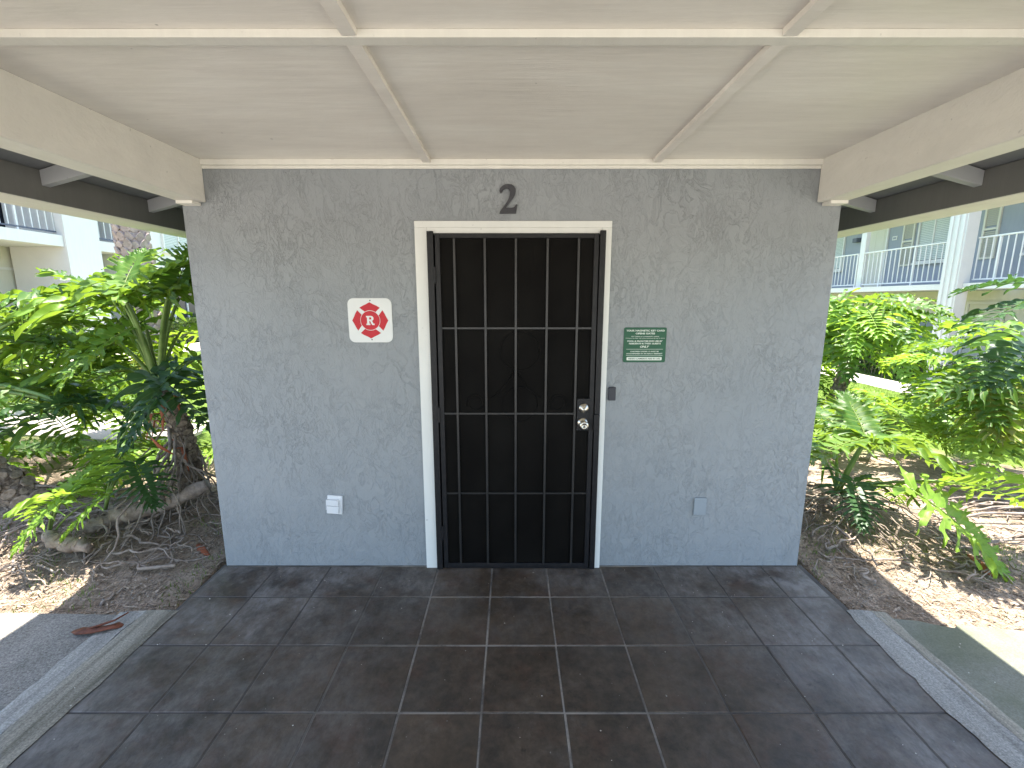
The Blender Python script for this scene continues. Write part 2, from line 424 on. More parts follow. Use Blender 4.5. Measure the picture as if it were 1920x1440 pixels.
strip(1, 1.955, 2.01, .003, -.008, M['mortar'], 'mortar_edge', .02, 9.0)

# porch floor: slab with every tile its own piece
slab = MB().box(-1.84, 1.845, -3, 2.66, -.16, -.0020).build('porch_floor', M['grout']); tag(slab, kind='structure')
jx = [-1.829] + [-.125+.3405*k for k in range(-4, 6)] + [1.818]
jy = [2.644, 2.335, 1.964, 1.593, 1.222, .851, .48, .109, -.262, -.633, -1.004]
rnd = random.Random(3)
tile_cache = {}
for j in range(len(jy)-1):
    for i in range(len(jx)-1):
        w = jx[i+1]-jx[i]-.006; h = jy[j]-jy[j+1]-.006
        key = (round(w, 3), round(h, 3))
        if key not in tile_cache:
            b = MB(); e = .004
            x, y = w/2, h/2
            b.v = [(-x,-y,-.010),(x,-y,-.010),(x,y,-.010),(-x,y,-.010),(-x,-y,-.003),(x,-y,-.003),(x,y,-.003),(-x,y,-.003),
                   (-x+e,-y+e,0),(x-e,-y+e,0),(x-e,y-e,0),(-x+e,y-e,0)]
            b.f = [[0,1,5,4],[1,2,6,5],[2,3,7,6],[3,0,4,7],[4,5,9,8],[5,6,10,9],[6,7,11,10],[7,4,8,11],[8,9,10,11]]
            b.m = [0]*9; tile_cache[key] = b.mesh('tile')
        o = link('tile', tile_cache[key], M['tile'], slab)
        o.location = ((jx[i]+jx[i+1])/2 + rnd.uniform(-.0008,.0008), (jy[j]+jy[j+1])/2 + rnd.uniform(-.0008,.0008), rnd.uniform(-.0004,.0008))
        o.rotation_euler = (rnd.uniform(-.0016,.0016), rnd.uniform(-.0016,.0016), rnd.uniform(-.002,.002))

# unseen car park behind the camera, pale concrete bouncing sun into the porch
sheet('car_park', [(-40,-45),(40,-45),(40,-3.02),(-40,-3.02)], -.16, -.03, M['bounce_concrete'])
# walkways in front of the far buildings
def walkway(x0, x1, y0, y1, dz=.03):
    mb = MB(); n = max(8, int((y1-y0)/.6)); k = 3 if (x1-x0) < 3 else 12
    for j in range(n+1):
        y = y0+(y1-y0)*j/n
        for i in range(k+1):
            x = x0+(x1-x0)*i/k
            zz = -.06 + (.36*sst(-3,-10.5,x) if x < 0 else -.36*sst(3,10.5,x))
            mb.v.append((x, y, zz+.012))
    for j in range(n):
        for i in range(k):
            a = j*(k+1)+i; mb.f.append([a, a+1, a+k+2, a+k+1]); mb.m.append(0)
    o = link('walkway', mb.mesh('walkway', False), M['walk'])
    s = o.modifiers.new('s', 'SOLIDIFY'); s.thickness = .12; s.offset = -1
    tag(o, kind='structure')
walkway(-10.3, -8.9, 3, 40); walkway(8.7, 10.0, 3, 40); walkway(-8.9, -4.1, 5.3, 6.3, .02)

# ------------------------------------------------------------------ porch building
WY = 2.64
B = empty('porch_building', (0, WY, 0))
tag(B, 'small grey-blue stucco building with a white-ceilinged porch and a black barred door', 'building')
w = MB()   # shell with a door recess
w.box(-1.812, -.50, WY, WY+.2, -.02, 2.52); w.box(.50, 1.810, WY, WY+.2, -.02, 2.52); w.box(-.50, .50, WY, WY+.2, 2.06, 2.52)
w.build('wall', M['stucco'], B)
MB().box(-1.812, -1.612, WY+.2, 6.2, -.02, 2.6).build('wall', M['stucco'], B)
MB().box(1.610, 1.810, WY+.2, 6.2, -.02, 2.6).build('wall', M['stucco'], B)
MB().box(-1.612, 1.610, 6.0, 6.2, -.02, 2.6).build('wall', M['stucco'], B)
RF = -1.1                      # front end of the porch roof
CZ = 2.41
# ceiling panels
xe = [-1.678, -.455, .775, 1.672]
ye = [WY-.001, 1.4535, .2335, -.9865, RF]
for j in range(4):
    for i in range(3):
        c = MB().box(xe[i]+.002, xe[i+1]-.002, ye[j+1]+.002, ye[j]-.002, CZ, CZ+.012)
        o = c.build('ceiling_panel', M['ceiling'], B)
# battens
for y in ye[1:4]:
    MB().box(-1.678, 1.672, y-.0215, y+.0215, CZ-.0225, CZ-.0005).build('batten', M['trim'], B, bevel=.0015)
for x in xe[1:3]:
    for a, b in ((ye[1]+.0217, WY-.022), (ye[2]+.0217, ye[1]-.0217), (ye[3]+.0217, ye[2]-.0217)):
        dx = rnd.uniform(-.004, .004)
        MB().box(x-.0215+dx, x+.0215+dx, a+.001, b-.001, CZ-.0205, CZ-.0005).build('batten', M['ceiling'], B, bevel=.0015)
mo = MB().box(-1.678, 1.672, WY-.020, WY-.001, CZ-.030, CZ-.0005)
mo.build('batten', M['trim'], B, bevel=.002)
MB().box(-1.678, 1.672, WY-.010, WY-.0005, CZ-.047, CZ-.0305).build('batten', M['trim'], B, bevel=.002)
# inner beams
for s, xi in ((-1, 1.678), (1, 1.672)):
    a, b = sorted((s*xi, s*1.808))
    MB().box(a, b, RF, WY-.002, 2.19, 2.47).build('beam', M['beam'], B, bevel=.006)
    a, b = sorted((s*(xi+.03), s*1.795))
    MB().box(a, b, WY-.075, WY-.003, 2.172, 2.188).build('shim', M['trim'], B)
# outer beams, rafters, roof deck
SL = .27; Z0 = 2.264; X1 = 2.22; X2 = 2.442
for s in (-1, 1):
    a, b = sorted((s*X1, s*X2))
    MB().box(a, b, RF, 7.0, 2.121, 2.25).build('outer_beam', M['beam'], B, bevel=.004)
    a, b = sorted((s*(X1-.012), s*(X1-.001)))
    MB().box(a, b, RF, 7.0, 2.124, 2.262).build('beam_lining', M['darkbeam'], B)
    pts = [(s*(X1+.215), Z0-.215*SL), (0, Z0+X1*SL), (0, Z0+X1*SL+.02), (s*(X1+.215), Z0-.215*SL+.02)]
    MB().prism(pts, RF-.05, 7.05).build('roof_deck', M['soffit'], B)
    pts = [(s*(X1+.222), Z0-.222*SL+.022), (0, Z0+X1*SL+.022), (0, Z0+X1*SL+.04), (s*(X1+.222), Z0-.222*SL+.04)]
    MB().prism(pts, RF-.06, 7.06).build('roof', M['shingle'], B)
    k = 0
    y = 2.93
    ylist = [y + .64*i for i in range(-7, 7)]
    for y in ylist:
        xi = 1.81
        pts = [(s*(X1-.013), Z0-.003), (s*xi, Z0+(X1-xi)*SL-.003), (s*xi, Z0+(X1-xi)*SL-.085), (s*(X1-.013), Z0-.072)]
        MB().prism(pts, y-.02, y+.02).build('rafter', M['rafter'], B, bevel=.002)
# front beam closing the porch roof
MB().box(-1.67, 1.66, RF, RF+.12, 2.19, 2.40).build('beam', M['beam'], B, bevel=.006)
# porch posts (behind the camera)
for s in (-1, 1):
    MB().box(s*1.74-.06, s*1.74+.06, RF, RF+.12, -.01, 2.188).build('post', M['beam'], B, bevel=.004)

for a, b in ((-1.808, -.54), (.553, 1.806)):
    MB().box(a, b, WY-.008, WY-.0008, -.001, .007).build('base_joint', M['grout'], B, bevel=.002)
# door casing
fr = WY-.018
MB().box(-.5385, -.470, fr, WY+.06, .0, 2.058).build('door_frame', M['doorframe'], B, bevel=.002)
MB().box(.500, .5515, fr, WY+.06, .0, 2.058).build('door_frame', M['doorframe'], B, bevel=.002)
MB().box(-.5385, .5515, fr, WY+.06, 2.0585, 2.092).build('door_frame', M['doorframe'], B, bevel=.002)
MB().box(-.4695, .4995, fr+.002, WY+.06, 2.026, 2.0583).build('door_frame', M['doorframe'], B, bevel=.002)
# security door (steel bars over black perforated screen)
D = empty('security_door', (0, 0, 0)); D.parent = B; D.location = (0, 0, 0)
D['label'] = 'black barred steel security door'
OFF = Vector((0, WY, 0))
def dpart(mb, name, mat, **k):
    o = mb.build(name, mat, None, **k); o.parent = D; o.location = (0, -WY, 0); return o
gy = WY-.030
dpart(MB().box(-.4690, -.4335, gy-.008, WY-.0185, .004, 2.036), 'jamb', M['iron'], bevel=.002)
dpart(MB().box(.4850, .5170, gy-.008, WY-.0185, .004, 2.040), 'jamb', M['iron'], bevel=.002)
dpart(MB().box(-.4250, -.3985, gy-.004, gy+.022, .012, 2.025), 'stile', M['iron'], bevel=.002)
dpart(MB().box(.4530, .4790, gy-.004, gy+.022, .012, 2.025), 'stile', M['iron'], bevel=.002)
dpart(MB().box(-.3984, .4529, gy-.0035, gy+.022, 1.999, 2.025), 'rail', M['iron'], bevel=.002)
dpart(MB().box(-.3984, .4529, gy-.0035, gy+.022, .012, .040), 'rail', M['iron'], bevel=.002)
dpart(MB().box(-.3984, .4529, gy+.010, gy+.013, .0405, 1.9985), 'screen', M['screen'])
for x in (-.3197, -.1506, .0215, .1967, .3689):
    dpart(MB().box(x-.0062, x+.0062, gy-.006, gy+.0065, .0405, 1.9985), 'bar', M['bar'], bevel=.001)
for z in (.507, 1.006, 1.506):
    xs_ = [-.3984, -.3197, -.1506, .0215, .1967, .3689, .4529]
    if z == 1.006: xs_ = xs_[:-1]
    for a, b in zip(xs_, xs_[1:]):
        dpart(MB().box(a+(.0063 if a > -.39 else 0), b-(.0063 if b < .45 else 0), gy-.003, gy+.004, z-.005, z+.005), 'crossbar', M['bar'])
for z in (.25, 1.0, 1.80):      # hinges
    dpart(MB().tube([(-.4290, gy-.006, z-.045), (-.4290, gy-.006, z+.045)], .008, 10), 'hinge', M['iron'], smooth=False)
# faint scroll ornament
def ring(cx, cz, r, a0=0, a1=360, rr=.0028, n=28, r1=None):
    r1 = r if r1 is None else r1
    return [(cx+(r+(r1-r)*i/n)*math.cos(R(a0+(a1-a0)*i/n)), gy+.0065, cz+(r+(r1-r)*i/n)*math.sin(R(a0+(a1-a0)*i/n))) for i in range(n+1)]
orn = MB()
for pts in (ring(.045, 1.375, .112, 0, 360), ring(.045, 1.06, .105, 0, 360), ring(-.215, 1.07, .03, 0, 560, r1=.055), ring(.27, 1.07, .03, 180, -380, r1=.055)):
    orn.tube(pts, .0022, 5)
orn.tube([(.02, gy+.0065, 1.27), (.09, gy+.0065, 1.16), (.17, gy+.0065, 1.10)], .003, 5)
orn.tube([(.02, gy+.0065, 1.27), (-.05, gy+.0065, 1.16), (-.12, gy+.0065, 1.10)], .003, 5)
m = N('scroll_iron', .6, .1, (.0065,.006,.0055)); M['scroll'] = m.mat
dpart(orn, 'scroll_ornament', M['scroll'], smooth=True)
# lock box, deadbolt, knob, strike cover
dpart(MB().box(.381, .4525, gy-.010, gy+.009, .905, 1.098), 'lock_box', M['iron'], bevel=.002)
dpart(MB().box(.4795, .512, gy-.020, gy-.0085, .905, 1.003), 'strike_cover', M['iron'], bevel=.002)
cx = .4195
dpart(MB().lathe([(.0, .0), (.0285, 0), (.0285, -.004), (.0245, -.010), (.0215, -.0105), (.0205, -.015), (.0195, -.0165), (.0, -.0165)], (cx, gy-.010, 1.042), 'y', 24), 'deadbolt', M['nickel'], smooth=True)
dpart(MB().box(cx-.0022, cx+.0022, gy-.0278, gy-.0262, 1.031, 1.044), 'keyway', M['dark_hole'])
dpart(MB().lathe([(0, 0), (.031, 0), (.031, -.003), (.027, -.009), (.013, -.0115), (.012, -.030), (.017, -.034), (.0255, -.046), (.0275, -.056), (.0255, -.064), (.019, -.068), (.0125, -.0685), (.0115, -.066), (.0, -.066)], (cx-.004, gy-.010, .952), 'y', 24), 'knob', M['nickel'], smooth=True)
dpart(MB().box(cx-.0055, cx-.0025, gy-.0785, gy-.0762, .945, .959), 'keyway', M['dark_hole'])
# solid door behind the screen
dpart(MB().box(-.469, .4995, WY+.06, WY+.10, .004, 2.05), 'inner_door', M['screen'])
MB().box(-.4695, .4995, WY-.02, WY+.10, -.003, .0035).build('threshold', M['iron'], B)

# ------------------------------------------------------------------ things on the wall
def flat(mb_pts_list, y0, y1, name, mat, parent, bevel=0):
    b = MB()
    for pts in mb_pts_list: b.prism(pts, y0, y1)
    o = b.build(name, mat, None, bevel=bevel); o.parent = parent
    o.location = -Vector(parent.location); return o
def rrect(cx, cz, w, h, r, n=5):
    p = []
    for sx, sz, a in ((1,1,0),(-1,1,90),(-1,-1,180),(1,-1,270)):
        for i in range(n+1):
            t = R(a+90*i/n); p.append((cx+sx*(w/2-r)+r*math.cos(t), cz+sz*(h/2-r)+r*math.sin(t)))
    return p
# round-corner firefighter-cross sign with the letter R
SX, SZ = -.813, 1.549
S = empty('fire_cross_sign', (SX, WY, SZ)); tag(S, 'square white sign with a red fire-service cross and white letter R', 'sign')
flat([rrect(SX, SZ, .252, .252, .035)], WY-.004, WY-.0005, 'plate', M['sign_white'], S, .001)
def cross_arm(rot):
    # one flared arm of the cross: apex bulge outside, arc of the disc inside
    pts = []
    ro = .088; ri = .0575
    L_ = [(-.058, .072), (-.040, .083), (-.020, .092), (0, .103), (.020, .092), (.040, .083), (.058, .072)]
    inner = [(ri*math.sin(R(a)), ri*math.cos(R(a))) for a in range(34, -35, -8)]
    for x, z in L_ + [(.052, .062)] [:0] + inner: pts.append((x, z))
    c, s = math.cos(R(rot)), math.sin(R(rot))
    return [(SX + x*c - z*s, SZ + x*s + z*c) for x, z in pts]
arms = []
for rot in (0, 90, 180, 270): arms.append(cross_arm(rot))
flat(arms, WY-.0052, WY-.004, 'cross', M['sign_red'], S)
flat([[(SX+.0545*math.cos(R(a)), SZ+.0545*math.sin(R(a))) for a in range(0, 360, 9)]], WY-.0052, WY-.004, 'disc', M['sign_red'], S)
def Rletter(cx, cz, h):
    k = h/10.0
    # built from quads: slab-serif R
    P = []
    def q(*p): P.append([(cx+(x-4.6)*k, cz+(z-5)*k) for x, z in p])
    q((.2,0),(4.6,0),(4.6,1.6),(.2,1.6)); q((1.2,1.6),(3.6,1.6),(3.6,8.4),(1.2,8.4)); q((.2,8.4),(3.6,8.4),(3.6,10),(.2,10))
    q((3.6,8.4),(5.6,8.4),(7.0,9.6),(5.8,10),(3.6,10)); q((5.6,8.4),(6.0,7.3),(8.4,7.2),(8.1,8.7),(7.0,9.6)); q((6.0,7.3),(5.6,6.1),(7.2,4.9),(8.1,5.9),(8.4,7.2))
    q((3.6,4.6),(6.0,4.5),(7.2,4.9),(5.6,6.1),(3.6,6.1)); q((4.3,4.6),(6.6,4.6),(8.1,1.6),(9.2,1.6),(9.2,0),(6.6,0))
    return P
flat(Rletter(SX, SZ, .052), WY-.0062, WY-.0052, 'letter', M['sign_white'], S)
for z in (SZ+.113, SZ-.110):
    flat([[(SX+.004+.0035*math.cos(R(a)), z+.0035*math.sin(R(a))) for a in range(0, 360, 40)]], WY-.0055, WY-.0040, 'screw', M['dark_hole'], S)
# green pool rules sign
GX, GZ = .769, 1.408
G = empty('pool_rules_sign', (GX, WY, GZ)); tag(G, 'small green rules sign with white lettering about key cards and the pool', 'sign')
flat([rrect(GX, GZ, .246, .202, .010)], WY-.004, WY-.0005, 'plate', M['sign_green'], G, .0008)
def text(s, cx, cz, h, width, mat, name='lettering', bold=.0, y=WY-.0041, parent=G, shear=0):
    cu = bpy.data.curves.new('t', 'FONT'); cu.body = s; cu.size = 1; cu.align_x = 'CENTER'; cu.align_y = 'CENTER'
    cu.offset = bold; cu.shear = shear; cu.resolution_u = 3; cu.extrude = .0
    o = bpy.data.objects.new('t', cu); col.objects.link(o)
    bpy.context.view_layer.update()
    dg = bpy.context.evaluated_depsgraph_get(); me = bpy.data.meshes.new_from_object(o.evaluated_get(dg))
    xsx = [v.co.x for v in me.vertices]; ysy = [v.co.y for v in me.vertices]
    x0, x1, y0, y1 = min(xsx), max(xsx), min(ysy), max(ysy)
    bm = bmesh.new(); bm.from_mesh(me)
    for v in bm.verts:
        v.co = Vector((cx + ((v.co.x-x0)/(x1-x0)-.5)*width, y, cz + ((v.co.y-y0)/(y1-y0)-.5)*h))
    r = bmesh.ops.extrude_face_region(bm, geom=bm.faces[:])
    for v in [g for g in r['geom'] if isinstance(g, bmesh.types.BMVert)]: v.co.y -= .0004
    bmesh.ops.recalc_face_normals(bm, faces=bm.faces)
    bm.to_mesh(me); bm.free(); me.name = name; me.materials.clear()
    bpy.data.objects.remove(o)
    ob = link(name, me, mat, None); ob.parent = parent; ob.location = -Vector(parent.location); return ob
rows = [("YOUR MAGNETIC KEY CARD", .083, .0105, .222, .02), ("OPENS GATES", .0665, .0105, .112, .02),
        ("GET CARDS AT COMMUNITY OFFICE", .049, .0055, .160, .01), ("224 Ryder Rd, Suite 1001 (204), Altamonte Springs, FL 32714", .0385, .0055, .226, .006),
        ("POOL & FACILITIES FOR USE BY", .0225, .0090, .204, .02), ("RESIDENTS & THEIR GUESTS", .0085, .0090, .184, .02),
        ("ONLY", -.0095, .0130, .054, .02), ("CHILDREN UNDER 12 MUST BE", -.0375, .0068, .165, .015),
        ("ACCOMPANIED BY AN ADULT RESIDENT", -.0500, .0068, .210, .015)]
for s, z, h, w_, b in rows:
    text(s, GX, GZ+z, h, w_, M['print'], bold=b*2.2, shear=.3 if s == 'ONLY' else 0)
for z in (-.0245, -.0605):
    flat([[(GX-.106, GZ+z-.0008), (GX+.106, GZ+z-.0008), (GX+.106, GZ+z+.0008), (GX-.106, GZ+z+.0008)]], WY-.0046, WY-.0040, 'rule_line', M['print'], G)
flat([rrect(GX, GZ-.0795, .204, .019, .004, 3)], WY-.0046, WY-.0040, 'print_bar', M['print'], G)
text("VIDEO CAMERAS ARE IN USE", GX, GZ-.0795, .0085, .186, M['print_dark'], bold=.015, y=WY-.0047)
# the number 2: tapered bold numeral with a curled head and a flared foot
def two():
    cx, cz, k = -.0205, 2.2065, .155/57.0   # outline in photo-like units 38 wide 57 high
    o = [(2.5,16.5),(1.2,13),(2.5,8.5),(6.5,4),(12,1),(19,0),(26,1.2),(31,4.5),(33.8,9.5),(34,15),(32.5,20.5),(29,26.5),(23,33.5),(17,40.5),(13.5,44.8),
         (25,45.2),(29.5,44.6),(32.5,42.2),(34.6,38.6),(37.6,39.2),(34.5,56.2),(1.2,56.6),(2.2,52.5),(9.5,43.5),(16,34.5),(20,27.5),(22,21),(22.2,15),(20.8,10.3),(17.5,8.2),(13,8.6),(9,11),(6.8,14.5),(5.3,17.3)]
    return [(cx+(x-19)*k, cz-(y-28.5)*k) for x, y in o]
T = empty('house_number', (-.0205, WY, 2.2065)); tag(T, 'charcoal metal numeral 2 fixed above the door', 'number')
flat([two()], WY-.016, WY-.003, 'numeral', M['number'], T, .0012)
# outlet box with a flip cover, slightly askew
O = empty('outlet_box', (-1.093, WY, .422)); tag(O, 'white plastic weatherproof outlet cover low on the wall left of the door', 'outlet')
b = MB().box(-.046, .046, -.012, -.001, -.060, .060); o = b.build('base_plate', M['plastic_white'], None, bevel=.002); o.parent = O
o = MB().box(-.043, .030, -.030, -.0125, -.050, -.002).build('lid', M['plastic_white'], None, bevel=.003); o.parent = O
o = MB().box(-.045, .028, -.032, -.0125, .001, .038).build('lid', M['plastic_white'], None, bevel=.003); o.parent = O
o = MB().box(-.050, -.0465, -.024, -.002, -.03, .035).build('hinge', M['plastic_white'], None, bevel=.001); o.parent = O
O.rotation_euler = (0, R(4.0), 0)
PL = empty('blank_plate', (1.161, WY, .411)); tag(PL, 'blank cover plate painted wall colour low on the right of the door', 'cover plate')
o = MB().box(-.038, .038, -.013, -.001, -.056, .056).build('plate', M['plate_blue'], None, bevel=.003); o.parent = PL
for z in (-.04, .04):
    o = MB().lathe([(0,0),(.0035,0),(.0035,-.001),(0,-.001)], (0,-.0131,z), 'y', 10).build('screw', M['plate_blue'], None); o.parent = PL
KP = empty('card_reader', (.589, WY, 1.121)); tag(KP, 'small dark grey card reader beside the white door frame', 'card reader')
o = MB().box(-.0215, .0215, -.016, -.001, -.0405, .0405).build('housing', M['keypad'], None, bevel=.004); o.parent = KP

# ------------------------------------------------------------------ apartment buildings either side of the court
def place(o, parent): o.parent = parent; o.location = -Vector(parent.location); return o
def window(b, s, xw, y0, y1, z0, z1, blind=True, grille=False):
    """window on the wall plane x = s*xw facing the court, built as frame > pane/slats"""
    def bx(mb, d0, d1, ya, yb, za, zb):
        a, c = sorted((s*(xw-d0), s*(xw-d1))); mb.box(a, c, ya, yb, za, zb)
    f = MB(); t = .05
    bx(f, .001, .06, y0, y1, z0, z0+t); bx(f, .001, .06, y0, y1, z1-t, z1); bx(f, .001, .06, y0, y0+t, z0+t, z1-t); bx(f, .001, .06, y1-t, y1, z0+t, z1-t)
    bx(f, .001, .05, (y0+y1)/2-.02, (y0+y1)/2+.02, z0+t, z1-t)
    wo = place(f.build('window', M['b_white']), b)
    g = MB(); bx(g, .004, .012, y0+t, y1-t, z0+t, z1-t); p = g.build('pane', M['glass']); p.parent = wo; p.location = (0,0,0)
    if blind:
        sl = MB(); z = z0+t+.02
        while z < z1-t-.03:
            bx(sl, .014, .026, y0+t+.01, y1-t-.01, z, z+.042); z += .05
        q = sl.build('blind', M['blind']); q.parent = wo; q['kind'] = 'stuff'
    si = MB(); bx(si, .0, .10, y0-.04, y1+.04, z0-.06, z0-.001); q = si.build('sill', M['b_white']); q.parent = wo
    return wo
def shutter(b, s, xw, y0, y1, z0, z1):
    def bx(mb, d0, d1, ya, yb, za, zb):
        a, c = sorted((s*(xw-d0), s*(xw-d1))); mb.box(a, c, ya, yb, za, zb)
    f = MB(); t = .05
    bx(f, .001, .045, y0, y0+t, z0, z1); bx(f, .001, .045, y1-t, y1, z0, z1)
    for z in (z0, (z0+z1)/2-t/2, z1-t): bx(f, .001, .044, y0+t, y1-t, z, z+t)
    so_ = place(f.build('shutter', M['b_cream']), b)
    pz = MB(); z = z0+t+.012
    while z < z1-t-.03:
        if abs(z-(z0+z1)/2) > .05: bx(pz, .001, .022, y0+t, y1-t, z, z+.035)
        z += .045
    q = pz.build('louvre', M['b_shutter']); q.parent = so_; q['kind'] = 'stuff'
def door(b, s, xw, y0, y1, z0, h=2.05):
    def bx(mb, d0, d1, ya, yb, za, zb):
        a, c = sorted((s*(xw-d0), s*(xw-d1))); mb.box(a, c, ya, yb, za, zb)
    f = MB(); bx(f, .001, .05, y0-.06, y0, z0, z0+h+.06); bx(f, .001, .05, y1, y1+.06, z0, z0+h+.06); bx(f, .001, .05, y0, y1, z0+h, z0+h+.06)
    place(f.build('door_frame', M['b_white']), b)
    d = MB(); bx(d, .001, .03, y0+.004, y1-.004, z0+.01, z0+h-.004); o = place(d.build('door', M['b_door']), b)
    for (u0, u1, za, zb) in ((.12,.45,.2,.9),(.55,.88,.2,.9),(.12,.45,1.05,1.85),(.55,.88,1.05,1.85)):
        k = MB(); bx(k, .0305, .036, y0+(y1-y0)*u0, y0+(y1-y0)*u1, z0+za, z0+zb); q = k.build('panel', M['b_door'], bevel=.004); q.parent = o
    k = MB(); bx(k, .0305, .075, y0+.05, y0+.10, z0+.98, z0+1.03); q = k.build('handle', M['nickel'], bevel=.01); q.parent = o
def plate(b, s, xw, y, z):
    a, c = sorted((s*(xw-.001), s*(xw-.018)))
    place(MB().box(a, c, y-.09, y+.09, z-.06, z+.06).build('number_plate', M['b_white'], bevel=.003), b)
    a, c = sorted((s*(xw-.0185), s*(xw-.022)))
    place(MB().box(a, c, y-.06, y+.06, z-.03, z+.03).build('number_plate', M['b_blue']), b)
bal_me = {}
def railing(b, s, xr, y0, y1, z0, h=1.05, sp=.155, thick=(), railmat='b_rail', botmat='b_rail'):
    def bx(mb, x, w, ya, yb, za, zb): mb.box(s*x-w/2, s*x+w/2, ya, yb, za, zb)
    t = MB(); bx(t, xr, .05, y0, y1, z0+h-.035, z0+h); ra = place(t.build('railing', M[railmat], bevel=.004), b)
    t = MB(); bx(t, xr, .04, y0, y1, z0+.07, z0+.10); q = t.build('bottom_rail', M[botmat]); q.parent = ra
    n = int((y1-y0)/sp)
    if (railmat, h) not in bal_me:
        bal_me[(railmat, h)] = MB().box(-.009, .009, -.009, .009, .1005, h-.0355).mesh('baluster')
        bal_me[(railmat, h, 1)] = MB().box(-.02, .02, -.02, .02, .0, h-.0355).mesh('post')
    for i in range(n+1):
        y = y0 + .02 + (y1-y0-.04)*i/n
        post = i % 7 == 0
        q = link('rail_post' if post else 'baluster', bal_me[(railmat, h, 1)] if post else bal_me[(railmat, h)], M[railmat])
        q.parent = ra; q.location = (s*xr, y, z0)
def bbox(b, name, mat, s, xa, xb, ya, yb, za, zb, bev=0):
    a, c = sorted((s*xa, s*xb)); return place(MB().box(a, c, ya, yb, za, zb).build(name, M[mat], bevel=bev), b)

# right-hand building
g0 = -.45; f2 = 2.07
RB = empty('apartment_building', (12.2, 14, g0)); tag(RB, 'two-storey blue-grey apartment block with a white pier and white balcony rails on the right', 'building')
bbox(RB, 'wall', 'b_cream', 1, 12.2, 12.5, 3, 32, g0-.3, 1.92)
bbox(RB, 'wall', 'b_blue', 1, 12.2, 12.5, 3, 32, 1.921, 4.75)
bbox(RB, 'balcony_slab', 'b_white', 1, 10.72, 12.199, 3, 11.08, 1.93, f2); bbox(RB, 'balcony_slab', 'b_white', 1, 10.72, 12.199, 11.56, 32, 1.93, f2)
bbox(RB, 'roof_overhang', 'b_white', 1, 10.4, 17, 2.5, 32.5, 4.76, 4.95)
bbox(RB, 'pier', 'b_white', 1, 10.60, 10.88, 11.09, 11.55, g0-.3, 4.755, .004)
for yy in (11.17, 11.32, 11.47): bbox(RB, 'pier_rib', 'b_white', 1, 10.575, 10.599, yy-.035, yy+.035, g0-.3, 4.755)
bbox(RB, 'pier', 'b_white', 1, 10.60, 10.88, 19.0, 19.46, g0-.3, 4.755)
bbox(RB, 'pier', 'b_white', 1, 10.60, 10.88, 4.6, 5.06, g0-.3, 4.755)
bbox(RB, 'post', 'b_white', 1, 10.88, 11.0, 14.55, 14.75, f2, 4.755)
railing(RB, 1, 10.9, 11.6, 14.53, f2); railing(RB, 1, 10.9, 14.8, 18.9, f2); railing(RB, 1, 10.9, 5.1, 11.05, f2)
door(RB, 1, 12.2, 15.4, 16.2, f2); plate(RB, 1, 12.2, 15.1, f2+1.55); shutter(RB, 1, 12.2, 14.36, 14.78, 2.72, 4.2)
window(RB, 1, 12.2, 13.17, 14.22, 2.78, 4.2); shutter(RB, 1, 12.2, 12.66, 13.05, 2.72, 4.2)
shutter(RB, 1, 12.2, 11.9, 12.3, 2.72, 4.2); window(RB, 1, 12.2, 10.3, 11.2, 2.78, 4.2); door(RB, 1, 12.2, 8.4, 9.25, f2); window(RB, 1, 12.2, 17.3, 18.6, 2.78, 4.2)
bbox(RB, 'wall_lamp', 'b_dark', 1, 12.03, 12.199, 16.55, 16.75, 3.68, 3.82, .01)
bbox(RB, 'wall_panel', 'b_blue', 1, 12.15, 12.199, 12.35, 19, g0, 1.2)
door(RB, 1, 12.13, 15.3, 16.15, g0+.05, 1.95); plate(RB, 1, 12.15, 14.75, 1.02+.1); window(RB, 1, 12.2, 9.0, 10.2, .35, 1.6); door(RB, 1, 12.2, 11.45, 12.3, g0+.05, 1.98)
# left-hand building
g1 = .25; f3 = 3.21
LB = empty('apartment_building', (-12.3, 14, g1)); tag(LB, 'two-storey pale apartment block with dark windows behind balcony bars on the left', 'building')
bbox(LB, 'wall', 'b_cream', -1, 12.3, 12.6, 3, 32, g1-.3, 2.96)
bbox(LB, 'wall', 'b_blue', -1, 12.3, 12.6, 3, 32, 2.961, 6.0)
bbox(LB, 'balcony_slab', 'b_white', -1, 10.85, 12.299, 3, 11.46, 2.95, f3); bbox(LB, 'balcony_slab', 'b_white', -1, 10.85, 12.299, 12.42, 13.25, 2.95, f3)
bbox(LB, 'pier', 'b_white', -1, 10.8, 12.2, 11.47, 12.41, g1-.3, 6.0, .004)
bbox(LB, 'roof_overhang', 'b_white', -1, 10.4, 17, 2.5, 32.5, 6.001, 6.2)
bbox(LB, 'wall', 'b_white', -1, 10.95, 12.29, 13.26, 32, g1-.3, 6.0)
railing(LB, -1, 11.0, 7.0, 11.45, f3, sp=.17, botmat='b_dark'); railing(LB, -1, 11.0, 12.43, 13.24, f3, sp=.17, botmat='b_dark')
window(LB, -1, 12.3, 11.92, 12.9, 3.35, 5.2, blind=False); window(LB, -1, 12.3, 12.98, 14.2, 3.35, 5.2, blind=False); window(LB, -1, 12.3, 10.6, 11.85, 3.3, 5.2, blind=False)
shutter(LB, -1, 12.3, 12.05, 12.4, 3.4, 5.1)
window(LB, -1, 10.95, 14.8, 16.2, 3.2, 5.0); window(LB, -1, 10.95, 17.2, 18.4, 3.2, 5.0)
window(LB, -1, 10.95, 14.9, 16.2, .8, 2.0, blind=False); window(LB, -1, 12.3, 9.6, 10.6, .9, 2.4, blind=False); door(LB, -1, 12.3, 10.9, 11.8, g1+.05, 2.1)

